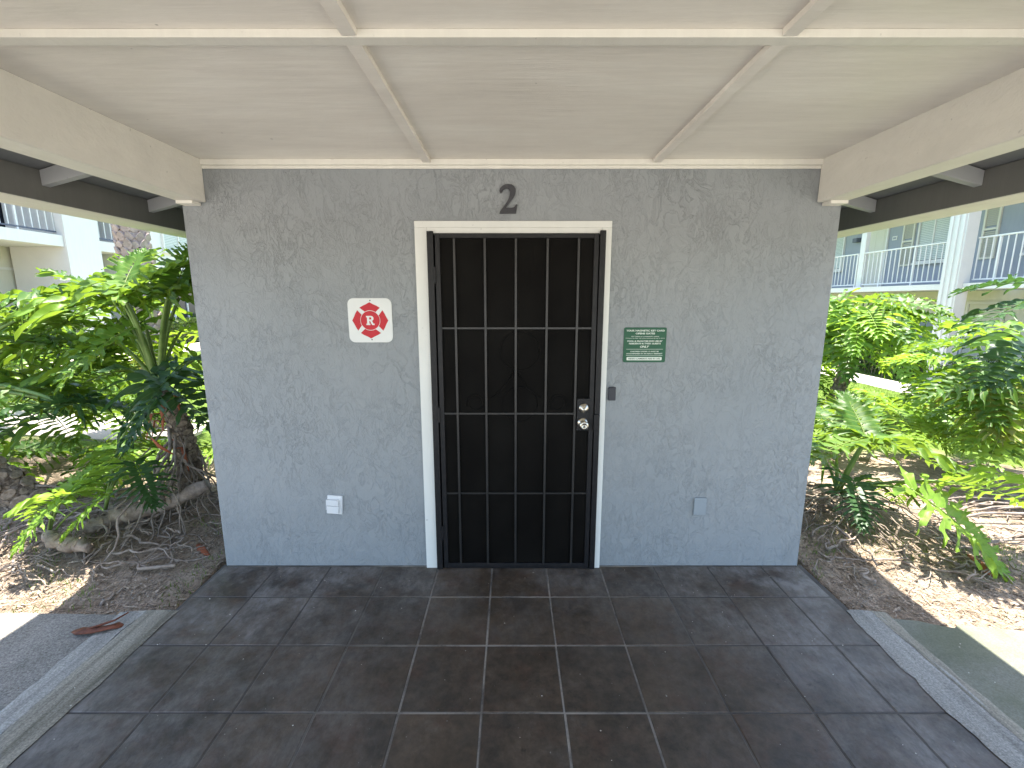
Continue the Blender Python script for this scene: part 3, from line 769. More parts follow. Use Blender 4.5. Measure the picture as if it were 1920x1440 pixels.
# ------------------------------------------------------------------ split-leaf philodendrons
def leaf_mesh(seed, nl=11, teeth=2, ruff=1.0, wide=1.0):
    r = random.Random(seed); V = []; Fc = []; UV = []
    def z_of(x, y):
        d = abs(x)
        return .30*d - .85*d*d - .26*y*abs(y) + .05*y
    def strip(p0, ang, length, hw0, hwm, side, ph):
        n = 24; rows = []
        curve = r.uniform(.0, .45); pl, pr_ = r.random(), r.random(); lift = r.uniform(-.03, .05)
        x, y = p0; a = ang; st = length/n
        def saw(q):
            q = q % 1.0
            return (q/.8)**1.6 if q < .8 else ((1-q)/.2)
        for k in range(n+1):
            u = k/n
            body = hw0*(1-sst(0, .30, u)) + hwm*sst(.0, .30, u)*(1-u**1.5)
            e = []
            for pz in (pl, pr_):
                tooth = (.50+1.05*saw(u*teeth+pz))
                e.append(body*(1+(tooth-1)*sst(.12, .35, u)) if k < n else .0008)
            dx, dy = math.sin(a)*side, math.cos(a)
            nxx, nyy = dy, -dx
            zz = z_of(x, y) + lift*u - .012
            r1 = ruff*.055*length*math.sin(ph*2+u*9)*sst(0, .35, u); r2 = ruff*.055*length*math.sin(ph*3.1+u*8)*sst(0, .35, u)
            sk = 1.0
            l = (x-nxx*e[0]+dx*e[0]*sk, y-nyy*e[0]+dy*e[0]*sk); q = (x+nxx*e[1]+dx*e[1]*sk, y+nyy*e[1]+dy*e[1]*sk)
            i = len(V)
            V.append((l[0], l[1], zz+.012+r1)); V.append((x, y, zz)); V.append((q[0], q[1], zz+.012+r2))
            UV.extend([(0, u), (.5, u), (1, u)])
            rows.append(i)
            x += dx*st; y += dy*st; a -= curve*st*1.3
        for i, j in zip(rows, rows[1:]):
            Fc.append((i, i+1, j+1, j)); Fc.append((i+1, i+2, j+2, j+1))
    ts = [(i/(nl-1))**.92 for i in range(nl)]
    for side in (-1, 1):
        for i, t in enumerate(ts):
            y = .02 + .86*t
            ln = (.50+.20*sst(-.05, .2, t))*(1-.70*t**1.25)*wide*r.uniform(.85, 1.12)
            ang = R(122 - 88*t**.72 + r.uniform(-5, 5))
            sp = .86/(nl-1)
            strip((0, y), ang, ln, sp*.72, sp*.46*(1+.30*(1-t)), side, r.uniform(0, 6.28))
    strip((0, .86), 0.0, .22, .034, .036, 1, r.uniform(0, 6))
    # midrib
    mbr = MB(); mbr.tube([(0, y/10, z_of(0, y/10)-.012) for y in range(0, 10)], [.011*(1-y/11) for y in range(10)], 5)
    b0 = len(V); V += mbr.v
    me = bpy.data.meshes.new('leaf')
    faces = [tuple(f) for f in Fc] + [tuple(b0+i for i in f) for f in mbr.f]
    UV += [(.5, .5)]*len(mbr.v)
    me.from_pydata(V, [], faces); uvl = me.uv_layers.new(name='UVMap')
    vi = [0]*len(me.loops); me.loops.foreach_get('vertex_index', vi)
    uvl.data.foreach_set('uv', [c for i in vi for c in UV[i]])
    me.polygons.foreach_set('use_smooth', [True]*len(me.polygons)); me.update()
    return me
LV = {}
M['leaf_old'] = leafmat('split_leaf_yellowing', (.15,.19,.03), (.22,.22,.04), (.48,.50,.08), (.35,.33,.10), .3)
for key in ('leaf', 'leaf_dark', 'leaf_bright', 'leaf_old'):
    LV[key] = []
    for k in range(7):
        me = leaf_mesh(100+k+len(key), nl=(11, 10, 12, 11, 10, 12, 11)[k], teeth=(2.4, 3, 2.7, 2.2, 3, 2.6, 2.3)[k], wide=(1, .9, 1.05, 1.1, .85, 1, .95)[k])
        me.materials.append(M[key]); LV[key].append(me)
def bez(p0, p1, p2, n=9):
    return [p0*(1-t)**2 + p1*2*t*(1-t) + p2*t*t for t in [i/n for i in range(n+1)]]
def add_leaf(P, base, tip, L, az=None, pitch=-25, roll=0, kind='leaf', var=None, r=.011, up=.35):
    """base: where the petiole leaves the trunk, tip: where the blade starts; both in the place's metres"""
    base = Vector(base); tip = Vector(tip)
    mid = (base+tip)/2 + Vector((0, 0, up*(tip-base).length*.5)); mid.x = base.x + (mid.x-base.x)*.75; mid.y = base.y + (mid.y-base.y)*.75
    d = tip-base
    if az is None: az = math.degrees(math.atan2(d.y, d.x)) + random.uniform(-15, 15)
    a, p = R(az), R(pitch)
    fwd = Vector((math.cos(a)*math.cos(p), math.sin(a)*math.cos(p), math.sin(p)))
    side = Vector((math.sin(a), -math.cos(a), 0)); upv = side.cross(fwd)
    q = Matrix.Rotation(R(roll), 3, fwd); side = q @ side; upv = q @ upv
    me = random.choice(LV[kind]) if var is None else LV[kind][var]
    o = link('leaf', me, None)
    rot = Matrix((side, fwd, upv)).transposed()
    o.matrix_world = Matrix.Translation(tip) @ rot.to_4x4() @ Matrix.Diagonal((L*.92*random.uniform(.9,1.1), L, L, 1))
    mw = o.matrix_world.copy(); o.parent = P; o.matrix_local = Matrix.Translation(-Vector(P.location)) @ mw
    pe = MB().tube(bez(base, mid, tip), [r*(1.5-.8*i/9) for i in range(10)], 7).build('petiole', M['petiole'], smooth=True)
    place(pe, P)
def crown(P, c, n, Lr, reach, elev, kind='leaf', pitchr=(-45, -5), r=.011, azr=(0, 360), seed=1):
    rr = random.Random(seed); st = random.getstate(); random.seed(seed)
    for i in range(n):
        az = azr[0] + (azr[1]-azr[0])*(i+rr.uniform(.1,.9))/n
        el = R(rr.uniform(*elev)); d = rr.uniform(*reach)
        tip = Vector(c) + Vector((math.cos(R(az))*math.cos(el), math.sin(R(az))*math.cos(el), math.sin(el)))*d
        k = kind if not isinstance(kind, tuple) else rr.choice(kind)
        if i % 9 == 5 and c[2] < .7: k = 'leaf_old'
        elif rr.random() < .06: k = 'leaf_dark'
        add_leaf(P, c, tip, rr.uniform(*Lr), az=az+rr.uniform(-18,18), pitch=rr.uniform(*pitchr), roll=rr.uniform(-22,22), kind=k, r=r)
    random.setstate(st)
def trunk(P, pts, r0, r1, scars=True, n=12, seed=2):
    rr = random.Random(seed); pts = [Vector(p) for p in pts]; fine = []
    for a, b in zip(pts, pts[1:]):
        for i in range(8): fine.append(a.lerp(b, i/8))
    fine.append(pts[-1]); m_ = len(fine)
    rad = [(r0+(r1-r0)*i/m_)*(1+.10*math.sin(i*2.4)+rr.uniform(-.05,.05)) for i in range(m_)]
    t = place(MB().tube(fine, rad, n).build('trunk', M['bark'], smooth=True), P)
    if scars:
        k = 0
        for i in range(1, m_-1):
            for j in range(5):
                a = j*72 + i*31 + rr.uniform(-8, 8)
                tdir = (fine[i+1]-fine[i-1]).normalized(); u = tdir.orthogonal().normalized(); w_ = tdir.cross(u)
                nrm = u*math.cos(R(a)) + w_*math.sin(R(a))
                sr = rad[i]*rr.uniform(.34, .50)
                key = 'scar'
                if key not in LV: LV[key] = MB().lathe([(0,-.3),(1,-.3),(1.0,.10),(.8,.2),(.3,.1),(0,.1)], (0,0,0), 'z', 9).mesh('leaf_scar')
                o = link('leaf_scar', LV[key], M['scar'], None); k += 1
                up_ = tdir; sd_ = up_.cross(nrm)
                mt = Matrix((sd_, up_, nrm)).transposed().to_4x4()
                o.parent = P
                o.matrix_local = Matrix.Translation(-Vector(P.location)) @ Matrix.Translation(fine[i]+nrm*rad[i]*.96) @ mt @ Matrix.Diagonal((sr*1.15, sr*.7, sr*.45, 1))
    return t
def root(P, a, b, r=.008, wob=.08, lift=.0, seed=0, sag=0, name='root', mat='root'):
    rr = random.Random(seed); a = Vector(a); b = Vector(b); n = 14; pts = []
    for i in range(n+1):
        t = i/n; p = a.lerp(b, t); d = (b-a).length
        p.x += wob*d*nz(t*3, seed, 1, seed*.7)*2*math.sin(math.pi*t); p.y += wob*d*nz(t*3, seed+9, 1, seed*.3)*2*math.sin(math.pi*t)
        g = hgt(p.x, p.y)+r*.5
        z = a.z*(1-t)+b.z*t + lift*math.sin(math.pi*t)
        z = z + .03*nz(t*5, seed, 1, 3)
        p.z = max(g, z); pts.append(p)
    rad = [r*(1.15-.7*i/n)*(1+.12*nz(i, seed, 1.3)) for i in range(n+1)]
    return place(MB().tube(pts, rad, 6).build(name, M[mat], smooth=True), P)
def gz(x, y, dz=0): return Vector((x, y, hgt(x, y)+dz))

PG = 'split-leaf philodendrons around the porch'
def plant(x, y, label): 
    P = empty('philodendron', (x, y, hgt(x, y))); tag(P, label, 'plant', PG); return P

# --- left of the wall: trunk beside the wall corner
P = plant(-2.62, 3.35, 'tall philodendron with a thick scarred trunk beside the left corner of the wall')
c0 = Vector((-2.60, 3.30, 1.0)); PLT = P
trunk(P, [at(362, 915, Y=3.45), at(352, 850, Y=3.42), at(335, 790, Y=3.36), c0], .085, .06)
def L_(P, c, px, py, Y, L, az, pitch, kind='leaf', roll=0, var=None, r=.012, up=.35): add_leaf(P, c, at(px, py, Y=Y), L, az, pitch, roll, kind, var, r, up)
L_(P, c0, 235, 560, 3.3, 0.71, 168, -6, 'leaf', 10, 0, .017)
L_(P, c0, 225, 545, 3.05, 0.68, 120, 18, 'leaf', -8, 1, .014)
L_(P, c0, 230, 552, 3.1, 0.66, 60, 20, 'leaf', 12, 2)
L_(P, c0, 318, 545, 3.1, 0.57, 75, 30, 'leaf', -5, 3, .013)
L_(P, c0, 322, 540, 3.1, 0.63, 20, 5, 'leaf', 6, 4)
L_(P, c0, 240, 690, 3.45, 0.78, 168, -10, 'leaf', 15, 5, .014, .2)
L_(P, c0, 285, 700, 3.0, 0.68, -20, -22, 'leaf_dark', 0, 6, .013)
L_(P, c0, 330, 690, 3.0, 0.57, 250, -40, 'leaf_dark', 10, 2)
L_(P, c0, 215, 640, 3.3, 0.63, 150, -12, 'leaf', -10, 3)
L_(P, c0, 270, 600, 3.3, 0.63, 235, -28, 'leaf', -14, 1)
L_(P, c0, 340, 620, 3.5, 0.57, 85, -10, 'leaf_bright', -14, 6)
for (px, py, Y, L, az, pt, kd, v) in [(225, 560, 3.15, .60, 110, 48, 'leaf', 2), (215, 565, 3.3, .62, 165, 30, 'leaf', 4), (232, 560, 3.1, .55, 30, 42, 'leaf_bright', 0), (328, 545, 3.15, .48, 95, 55, 'leaf', 5),
        (222, 572, 3.3, .70, 165, 8, 'leaf_bright', 3), (336, 560, 3.3, .5, 140, 35, 'leaf', 1)]:
    L_(P, c0, px, py, Y, L, az, pt, kd, random.uniform(-12, 12), v, .013)
crown(P, c0, 5, (.40, .58), (.35, .6), (0, 60), ('leaf', 'leaf_dark'), (-50, -5), azr=(20, 190), seed=11)
for k in range(34):
    a = random.uniform(0, 6.28); t = random.uniform(.15, .8)
    s0 = Vector((-2.56+.05*math.cos(a), 3.36+.05*math.sin(a), .2+.7*t))
    root(P, s0, gz(-2.5+random.uniform(.1,.6)*math.cos(a), 3.2+random.uniform(.1,.7)*math.sin(a)), random.uniform(.005,.012), .10, seed=k+1)
for k in range(7):
    z = .55+.07*k; a = R(60*k)
    sh = MB().tube([(-2.58, 3.33, z), (-2.58+.09*math.cos(a), 3.30+.09*math.sin(a), z+.02), (-2.58+.13*math.cos(a), 3.28+.13*math.sin(a), z-.16)], [.02,.018,.004], 6, squash=.3).build('dry_sheath', M['sheath2'], smooth=True)
    place(sh, P)

# --- far left plant with a thick leaning trunk
P = plant(-3.75, 3.25, 'large philodendron with a pale scaly trunk leaning at the left edge')
c1 = Vector((-4.2, 3.25, .95)); PLE = P
trunk(P, [gz(-3.62, 3.30, -.08), (-3.80, 3.22, .32), (-4.0, 3.12, .62), c1], .125, .085, seed=5)
L_(P, c1, 65, 632, 3.5, 0.71, 95, 25, 'leaf', 10, 1, .014); L_(P, c1, 60, 640, 3.5, 0.68, 170, 5, 'leaf', 0, 2)
L_(P, c1, 70, 640, 3.5, 0.63, 20, 0, 'leaf', 4, 5)
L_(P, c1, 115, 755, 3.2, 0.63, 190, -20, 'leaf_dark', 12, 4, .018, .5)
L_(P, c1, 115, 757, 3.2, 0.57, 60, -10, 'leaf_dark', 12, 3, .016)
L_(P, c1, 30, 560, 3.5, 0.68, 110, 8, 'leaf', -6, 0); L_(P, c1, 20, 720, 3.3, 0.68, 30, -12, 'leaf', 8, 6)
for (px, py, Y, L, az, pt, v) in [(60, 590, 3.4, .75, 60, 30, 1), (20, 560, 3.5, .75, 10, 15, 3), (90, 640, 3.6, .7, 340, -5, 5), (40, 700, 3.55, .7, 350, -20, 0)]:
    L_(P, c1, px, py, Y, L, az, pt, 'leaf', random.uniform(-12, 12), v, .014)
crown(P, c1, 8, (.5, .7), (.5, .9), (10, 65), ('leaf', 'leaf'), (-45, 5), r=.014, azr=(10, 170), seed=21)
for k in range(3):
    a = random.uniform(0, 6.28)
    root(P, (-3.75, 3.2, .35), gz(-3.6+random.uniform(.2,.7)*math.cos(a), 3.1+random.uniform(.2,.6)*math.sin(a)), random.uniform(.006,.014), .12, seed=k+40)

# --- low young plants left
P = plant(-2.95, 3.0, 'low bright green philodendron leaves at the foot of the root mound')
c2 = gz(-2.98, 3.12, .05)
L_(P, c2, 250, 862, 2.95, .42, 185, -22, 'leaf_bright', 22, 0, .008); L_(P, c2, 255, 870, 2.95, .34, 330, -45, 'leaf_dark', 0, 3, .008)
L_(P, c2, 235, 845, 3.05, .38, 140, -5, 'leaf', 0, 5, .008); L_(P, c2, 268, 760, 3.1, .34, 60, 10, 'leaf', 0, 1, .008)
P = plant(-3.35, 2.85, 'small yellow-green philodendron shoot on the lower left edge')
c3 = gz(-3.1, 2.80, .03)
L_(P, c3, 132, 925, 2.72, .42, 165, -18, 'leaf_bright', 15, 2, .006); L_(P, c3, 118, 935, 2.78, .30, 95, 35, 'leaf_bright', 0, 4, .006)
L_(P, c3, 192, 935, 2.75, .30, 215, -35, 'leaf_bright', 0, 6, .005); L_(P, c3, 108, 945, 2.68, .32, 235, -35, 'leaf_bright', 0, 0, .006)
# --- mid-distance left mass
P = plant(-4.7, 4.6, 'philodendron clump behind the leaning trunk on the left')
crown(P, gz(-4.7, 4.6, .5), 14, (.5, .75), (.45, .95), (5, 70), ('leaf', 'leaf_bright'), (-50, 0), seed=31)
P = plant(-3.7, 4.9, 'bright philodendron showing behind the tall trunk on the left')
crown(P, gz(-3.75, 4.9, .55), 13, (.4, .6), (.35, .75), (5, 75), ('leaf', 'leaf_bright'), (-50, 0), seed=33)
P = plant(-6.1, 4.3, 'philodendron spreading at the far left edge')
crown(P, gz(-6.2, 4.3, .7), 14, (.55, .8), (.5, 1.0), (0, 70), ('leaf', 'leaf'), (-50, 0), seed=35)
P = plant(-7.6, 6.6, 'philodendron between the palm trunk and the left building')
crown(P, gz(-7.6, 6.9, .6), 14, (.5, .8), (.5, 1.0), (0, 70), ('leaf', 'leaf_bright'), (-50, 0), seed=37)

P = plant(-3.3, 4.1, 'low philodendron filling the gap behind the root mound on the left')
crown(P, gz(-3.3, 4.2, .15), 12, (.4, .55), (.3, .6), (0, 55), ('leaf', 'leaf_bright'), (-40, 10), r=.008, seed=65)
P = plant(-5.2, 3.6, 'low spreading philodendron between the leaning trunk and the far left one')
crown(P, gz(-5.2, 3.7, .15), 13, (.5, .65), (.4, .75), (0, 60), ('leaf', 'leaf_bright'), (-40, 10), r=.01, seed=66)
# --- right: low plant beside the wall
P = plant(2.62, 3.40, 'low philodendron with long arching stems beside the right corner of the wall')
c4 = gz(2.58, 3.40, .10); PRT = P
L_(P, c4, 1626, 825, 3.35, 0.59, 75, 38, 'leaf', 0, 0, .016, .05); L_(P, c4, 1630, 818, 3.35, 0.68, 190, -8, 'leaf', 5, 1, .010)
L_(P, c4, 1632, 820, 3.30, 0.71, -10, -14, 'leaf', -10, 2, .010)
L_(P, c4, 1770, 902, 2.95, 0.68, 2, -6, 'leaf_bright', -38, 4, .010, .15); L_(P, c4, 1712, 918, 2.85, 0.71, -30, -32, 'leaf_bright', 20, 1, .008, .2)
L_(P, c4, 1600, 900, 3.2, 0.39, 250, -30, 'leaf_dark', 0, 5, .007); L_(P, c4, 1545, 860, 3.6, 0.48, 150, 10, 'leaf', 0, 3, .009)
L_(P, c4, 1560, 790, 3.7, 0.57, 100, 15, 'leaf', 0, 6, .010); L_(P, c4, 1660, 905, 3.3, 0.34, 30, -30, 'leaf', 0, 3, .007)
for k in range(44):
    a = random.uniform(0, 6.28)
    root(P, c4+Vector((0,0,.02)), gz(2.55+random.uniform(.25,.9)*math.cos(a), 3.25+random.uniform(.25,.75)*math.sin(a), .0), random.uniform(.004,.009), .14, lift=.05, seed=k+70)
# --- right: tree-like one in the lawn
P = plant(5.7, 7.6, 'tree-like philodendron on a slim pale-scarred trunk standing in the lawn')
c5 = at(1592, 672, Y=7.5)
trunk(P, [gz(c5.x-.12, 7.6, -.1), (c5.x-.06, 7.58, .1), c5], .12, .10, n=10, seed=8)
crown(P, c5, 22, (.75, 1.0), (.70, 1.15), (45, 86), ('leaf', 'leaf_bright'), (-48, 18), r=.02, seed=41)
crown(P, c5, 8, (.7, .9), (.6, 1.0), (15, 50), ('leaf', 'leaf_bright'), (-60, -25), r=.02, azr=(-80, 100), seed=43)
# --- right: big clumps at the edge
P = plant(5.0, 4.6, 'large philodendron with thick upright stems at the right edge')
c6 = gz(5.05, 4.55, .12)
for k, (px, py, Y, L, az, pt, kd) in enumerate([(1850, 690, 4.3, .75, 175, -15, 'leaf'), (1840, 700, 4.2, .7, 235, -20, 'leaf'), (1895, 650, 4.4, .75, 150, 5, 'leaf'),
        (1905, 760, 3.9, .65, 190, -25, 'leaf_bright'), (1880, 800, 3.8, .6, 215, -35, 'leaf_bright'), (1910, 620, 4.6, .8, 80, 10, 'leaf'), (1830, 640, 4.9, .6, 120, 0, 'leaf'),
        (1960, 700, 4.0, .7, 200, -30, 'leaf'), (1880, 640, 4.2, .75, 200, 20, 'leaf_bright'), (1820, 680, 4.4, .7, 170, 10, 'leaf_bright'), (1900, 700, 3.9, .7, 170, -10, 'leaf'), (1790, 745, 4.5, .6, 190, -20, 'leaf_bright'), (1860, 745, 4.2, .6, 250, -35, 'leaf')]):
    L_(P, c6, px, py, Y, L, az, pt, kd, random.uniform(-15, 15), k % 7, .022)
crown(P, c6, 9, (.55, .75), (.6, 1.2), (20, 75), ('leaf', 'leaf_bright'), (-50, 0), r=.02, seed=51)
P = plant(4.6, 3.3, 'philodendron with dark drooping leaves hanging in at the upper right edge')
PRE = P; c7 = gz(4.75, 3.35, .75); trunk(P, [gz(4.8, 3.45, -.1), (4.82, 3.4, .45), c7], .09, .07, seed=9)
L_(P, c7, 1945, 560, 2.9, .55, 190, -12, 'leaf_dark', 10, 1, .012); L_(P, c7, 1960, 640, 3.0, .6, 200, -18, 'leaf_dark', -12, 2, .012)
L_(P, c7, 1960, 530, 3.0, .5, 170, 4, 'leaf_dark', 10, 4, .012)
crown(P, c7, 3, (.5, .65), (.4, .75), (10, 60), ('leaf', 'leaf_bright'), (-40, 0), azr=(-90, 60), seed=53)
for k in range(18):
    y0 = random.uniform(3.0, 4.0)
    root(P, gz(4.7, y0*.4+2.0, .06), gz(random.uniform(2.9, 3.9), y0-.15, .01), random.uniform(.006, .015), .05, lift=.06, seed=k+120)
P = plant(4.0, 4.9, 'bright philodendron clump between the low plant and the lawn on the right')
crown(P, gz(4.0, 4.9, .2), 13, (.45, .6), (.35, .7), (5, 70), ('leaf', 'leaf_bright'), (-45, 5), seed=55)
P = plant(3.2, 4.9, 'philodendron tucked behind the right corner of the wall')
crown(P, gz(3.25, 4.9, .2), 10, (.4, .55), (.3, .6), (5, 70), ('leaf', 'leaf_dark'), (-45, 5), seed=57)
P = plant(6.4, 6.0, 'philodendron clump in front of the right walkway')
crown(P, gz(6.5, 6.0, .25), 14, (.5, .7), (.4, .9), (5, 70), ('leaf', 'leaf_bright'), (-45, 5), seed=59)
P = plant(5.0, 8.2, 'philodendron growing behind the tree-like one')
crown(P, gz(4.95, 8.3, .4), 10, (.5, .8), (.4, .9), (5, 70), ('leaf', 'leaf_bright'), (-55, 0), seed=61)

# lying stems and roots on the left mound
def log(label, pts, r0, seed):
    rr = random.Random(seed); E = empty('fallen_log', tuple(pts[0])); tag(E, label, 'log')
    fine = []
    for a, b in zip(pts, pts[1:]):
        for i in range(6): fine.append(a.lerp(b, i/6) + Vector((rr.gauss(0,.006), rr.gauss(0,.006), rr.gauss(0,.006))))
    fine.append(pts[-1]); n = len(fine)
    rad = [r0*(.75+.25*math.sin(math.pi*(i+.5)/n))*(1+.16*math.sin(i*2.1)+rr.uniform(-.08,.08)) for i in range(n)]
    mb = MB().tube(fine, rad, 14)
    mb.v = [tuple(Vector(v)+Vector((1,1,1))*.014*nz(v[0]*2+v[2], v[1]*2, 9, seed)) for v in mb.v]
    place(mb.build('stem', M['root'], smooth=True), E)
    for i in range(1, n-1):
        for q in range(3):
            a = rr.uniform(.2, 2.9); t = (fine[i+1]-fine[i-1]).normalized(); sd = Vector((t.y, -t.x, 0)).normalized(); up = sd.cross(t)
            if up.z < 0: up = -up
            nn = sd*math.cos(a)+up*math.sin(a); sr = rad[i]*rr.uniform(.25, .45)
            o = link('leaf_scar', LV['scar'], M['scar'], None)
            mt = Matrix((nn.cross(t), t, nn)).transposed().to_4x4(); o.parent = E
            o.matrix_local = Matrix.Translation(-Vector(E.location)) @ Matrix.Translation(fine[i]+nn*rad[i]*.93) @ mt @ Matrix.Diagonal((sr, sr*.6, sr*.4, 1))
log('lumpy pale fallen stem lying in the roots left of the wall', [at(165, 990, Y=2.90), at(215, 968, Y=2.98), at(270, 955, Y=3.03), at(325, 940, Y=3.10), at(390, 908, Y=3.2)], .055, 3)
log('short grey fallen stem at the lower left beside the sunlit sand', [at(84, 1006, Y=2.74), at(125, 1018, Y=2.71), at(168, 1026, Y=2.68)], .045, 4)
RT = 'loose roots lying on the sand'
lr = [((230, 1055, 2.62), (400, 1075, 2.50), .010), ((150, 990, 2.75), (300, 1010, 2.7), .012), ((245, 965, 2.8), (330, 1040, 2.62), .010), ((0, 1080, 2.4), (120, 1025, 2.66), .009),
      ((300, 940, 2.9), (415, 985, 2.75), .010), ((270, 1010, 2.7), (400, 1060, 2.55), .007), ((200, 1000, 2.75), (260, 1050, 2.62), .008), ((390, 890, 3.0), (330, 1000, 2.75), .009),
      ((10, 1010, 2.7), (60, 960, 2.85), .011), ((60, 1060, 2.5), (200, 1010, 2.7), .006), ((190, 1135, 2.26), (235, 1105, 2.36), .008), ((150, 1125, 2.3), (215, 1100, 2.38), .006),
      ((350, 900, 3.1), (415, 1010, 2.75), .008), ((280, 1040, 2.62), (372, 1030, 2.64), .006)]
where = ['crossing the shade towards the porch tiles', 'just above the sunlit sand', 'running down from the fallen stem', 'at the lower left edge of the photo', 'near the wall foot', 'thin, beside the longest root',
         'short, on the lit sand', 'curving down from the scarred trunk', 'hooked, by the leaning trunk', 'thin, on the lit sand at far left', 'stubby, at the concrete edge', 'thin twig at the concrete edge', 'hugging the wall corner', 'thin, in the shade by the brown leaf']
for k, (a, b, r_) in enumerate(lr):
    A = at(*a[:2], Z=hgt(at(*a[:2], Y=a[2]).x, a[2])+.01); Bp = at(*b[:2], Z=hgt(at(*b[:2], Y=b[2]).x, b[2])+.01)
    E = empty('root', tuple(A)); tag(E, 'pale bare root left of the porch, ' + where[k], 'root', RT)
    o = root(E, A, Bp, r_, .10, lift=.015, seed=200+k, name='root_length')
def tangle(P, n, cx, cy, rx, ry, seed):
    rr = random.Random(seed)
    for k in range(n):
        x = cx+rr.uniform(-rx, rx); y = cy+rr.uniform(-ry, ry); a = rr.uniform(0, 6.28); L = rr.uniform(.15, .6)
        x2 = x+L*math.cos(a); y2 = y+.7*L*math.sin(a)
        if min(y, y2) < 2.25 or min(abs(x), abs(x2)) < 1.88: continue
        root(P, gz(x, y, .01+rr.random()*.05), gz(x2, y2, .005+rr.random()*.03), rr.choice((.003, .004, .005, .007, .010)), rr.uniform(.1, .3), lift=rr.uniform(0, .06), seed=seed+k)
tangle(PLT, 95, -2.75, 3.0, .75, .55, 300)
tangle(PLE, 26, -3.35, 2.7, .4, .25, 500)
tangle(PRT, 80, 2.6, 3.0, .7, .55, 700)
tangle(PRE, 45, 3.9, 3.3, .8, .5, 900)
# fallen brown palm sheaths
def sheath(label, pts, w, mat, cat='dead leaf'):
    E = empty('fallen_sheath', tuple(pts[0])); tag(E, label, cat)
    n = len(pts)
    place(MB().tube(pts, w, 8, squash=.35).build('blade', M[mat], smooth=True), E)
    return E
zc = -.012
sheath('curled red-brown dead leaf sheath lying on the shaded concrete left of the tiles',
       [at(136, 1184, Z=zc+.012), at(150, 1183, Z=zc+.018), at(175, 1182, Z=zc+.02), at(205, 1176, Z=zc+.025), at(222, 1172, Z=zc+.022), at(231, 1174, Z=zc+.012)], [.008,.028,.024,.02,.026,.014], 'sheath')
E = empty('twig', tuple(at(188, 1172, Z=zc))); tag(E, 'thin dark stalk sticking up from the curled brown leaf on the concrete', 'twig')
place(MB().tube([at(150, 1184, Z=zc+.02), at(188, 1172, Z=zc+.035), at(215, 1163, Z=zc+.05), at(241, 1148, Z=zc+.07)], [.006,.006,.005,.003], 6).build('stalk', M['sheath'], smooth=True), E)
sheath('orange-brown dead leaf in the shade near the left wall corner', [at(368, 1015, Z=.0), at(378, 1030, Z=-.01), at(392, 1042, Z=-.02)], [.012,.026,.010], 'sheath2')
sheath('reddish crumpled dead leaf on the sunlit sand at right', [at(1815, 1040, Z=-.04), at(1832, 1052, Z=-.03), at(1850, 1072, Z=-.04), at(1862, 1080, Z=-.05)], [.012,.03,.024,.008], 'sheath2')
sheath('brown strap of dead leaf hanging by the left trunk', [at(283, 820, Z=.75), at(300, 838, Z=.66), at(325, 852, Z=.60)], [.006,.02,.006], 'sheath2')

# palm trunk between the plants and the left building: overlapping boots
PT = empty('palm_tree', (-5.0, 6.0, hgt(-5, 6))); tag(PT, 'palm with a rough pinkish trunk behind the left philodendron', 'tree')
pa = at(285, 650, Y=6.0); pb = at(250, 430, Y=6.0)
ax0 = Vector((pa.x+.05, 6.0, -.2)); ax1 = Vector((pb.x-.12, 6.0, 5.2))
place(MB().tube([ax0.lerp(ax1, i/12) for i in range(13)], [.165]*13, 16).build('trunk', M['palm'], smooth=True), PT)
boot = None
for i in range(34):
    for j in range(12):
        t = .02+.60*(i+.5)/34; a = 2*math.pi*(j+.5*(i % 2))/12 + random.uniform(-.08, .08)
        if math.sin(a) > .45: continue          # the side turned away and never seen keeps the plain trunk
        p = ax0.lerp(ax1, t); nrm = Vector((math.cos(a), math.sin(a), 0))
        if boot is None:
            bb = MB(); bb.prism([(-1,0),(-.55,.9),(0,1.35),(.55,.9),(1,0),(.4,-.7),(-.4,-.7)], 0, .35); boot = bb.mesh('boot'); boot.materials.append(M['palm'])
        o = link('boot', boot, None); sd_ = Vector((-nrm.y, nrm.x, 0))
        out = (nrm + Vector((0,0,-.30))).normalized(); upd = out.cross(sd_)*-1
        mt = Matrix((sd_, out, upd if upd.z > 0 else -upd)).transposed().to_4x4()
        o.parent = PT; o.matrix_local = Matrix.Translation(-Vector(PT.location)) @ Matrix.Translation(p+nrm*random.uniform(.155,.17)) @ mt @ Matrix.Diagonal((.052, .06, .052*random.uniform(.7,1.3), 1))
# palm crown above the frame
for k in range(16):
    a = 2*math.pi*k/16; d = Vector((math.cos(a), math.sin(a), 0)); mb = MB(); el = random.uniform(-.1, .7)
    mid = [ax1 + d*(1.7*t) + Vector((0,0, el*1.6*t - 1.3*t*t)) for t in [i/9 for i in range(10)]]
    mb.tube(mid, [.014*(1-.08*i) for i in range(10)], 5)
    sdv = Vector((-d.y, d.x, 0))
    for i in range(2, 10):
        for q in range(3):
            for s in (-1, 1):
                p = mid[i-1].lerp(mid[i], q/3); e = p + sdv*s*.42*math.sin(.5+i*.25) + d*.2 + Vector((0,0,-.18))
                b0 = len(mb.v); mb.v += [tuple(p-d*.012), tuple(p+d*.012), tuple(e)]; mb.f.append([b0, b0+1, b0+2]); mb.m.append(0)
    place(link('frond', mb.mesh('frond', False), M['leaf_dark']), PT)

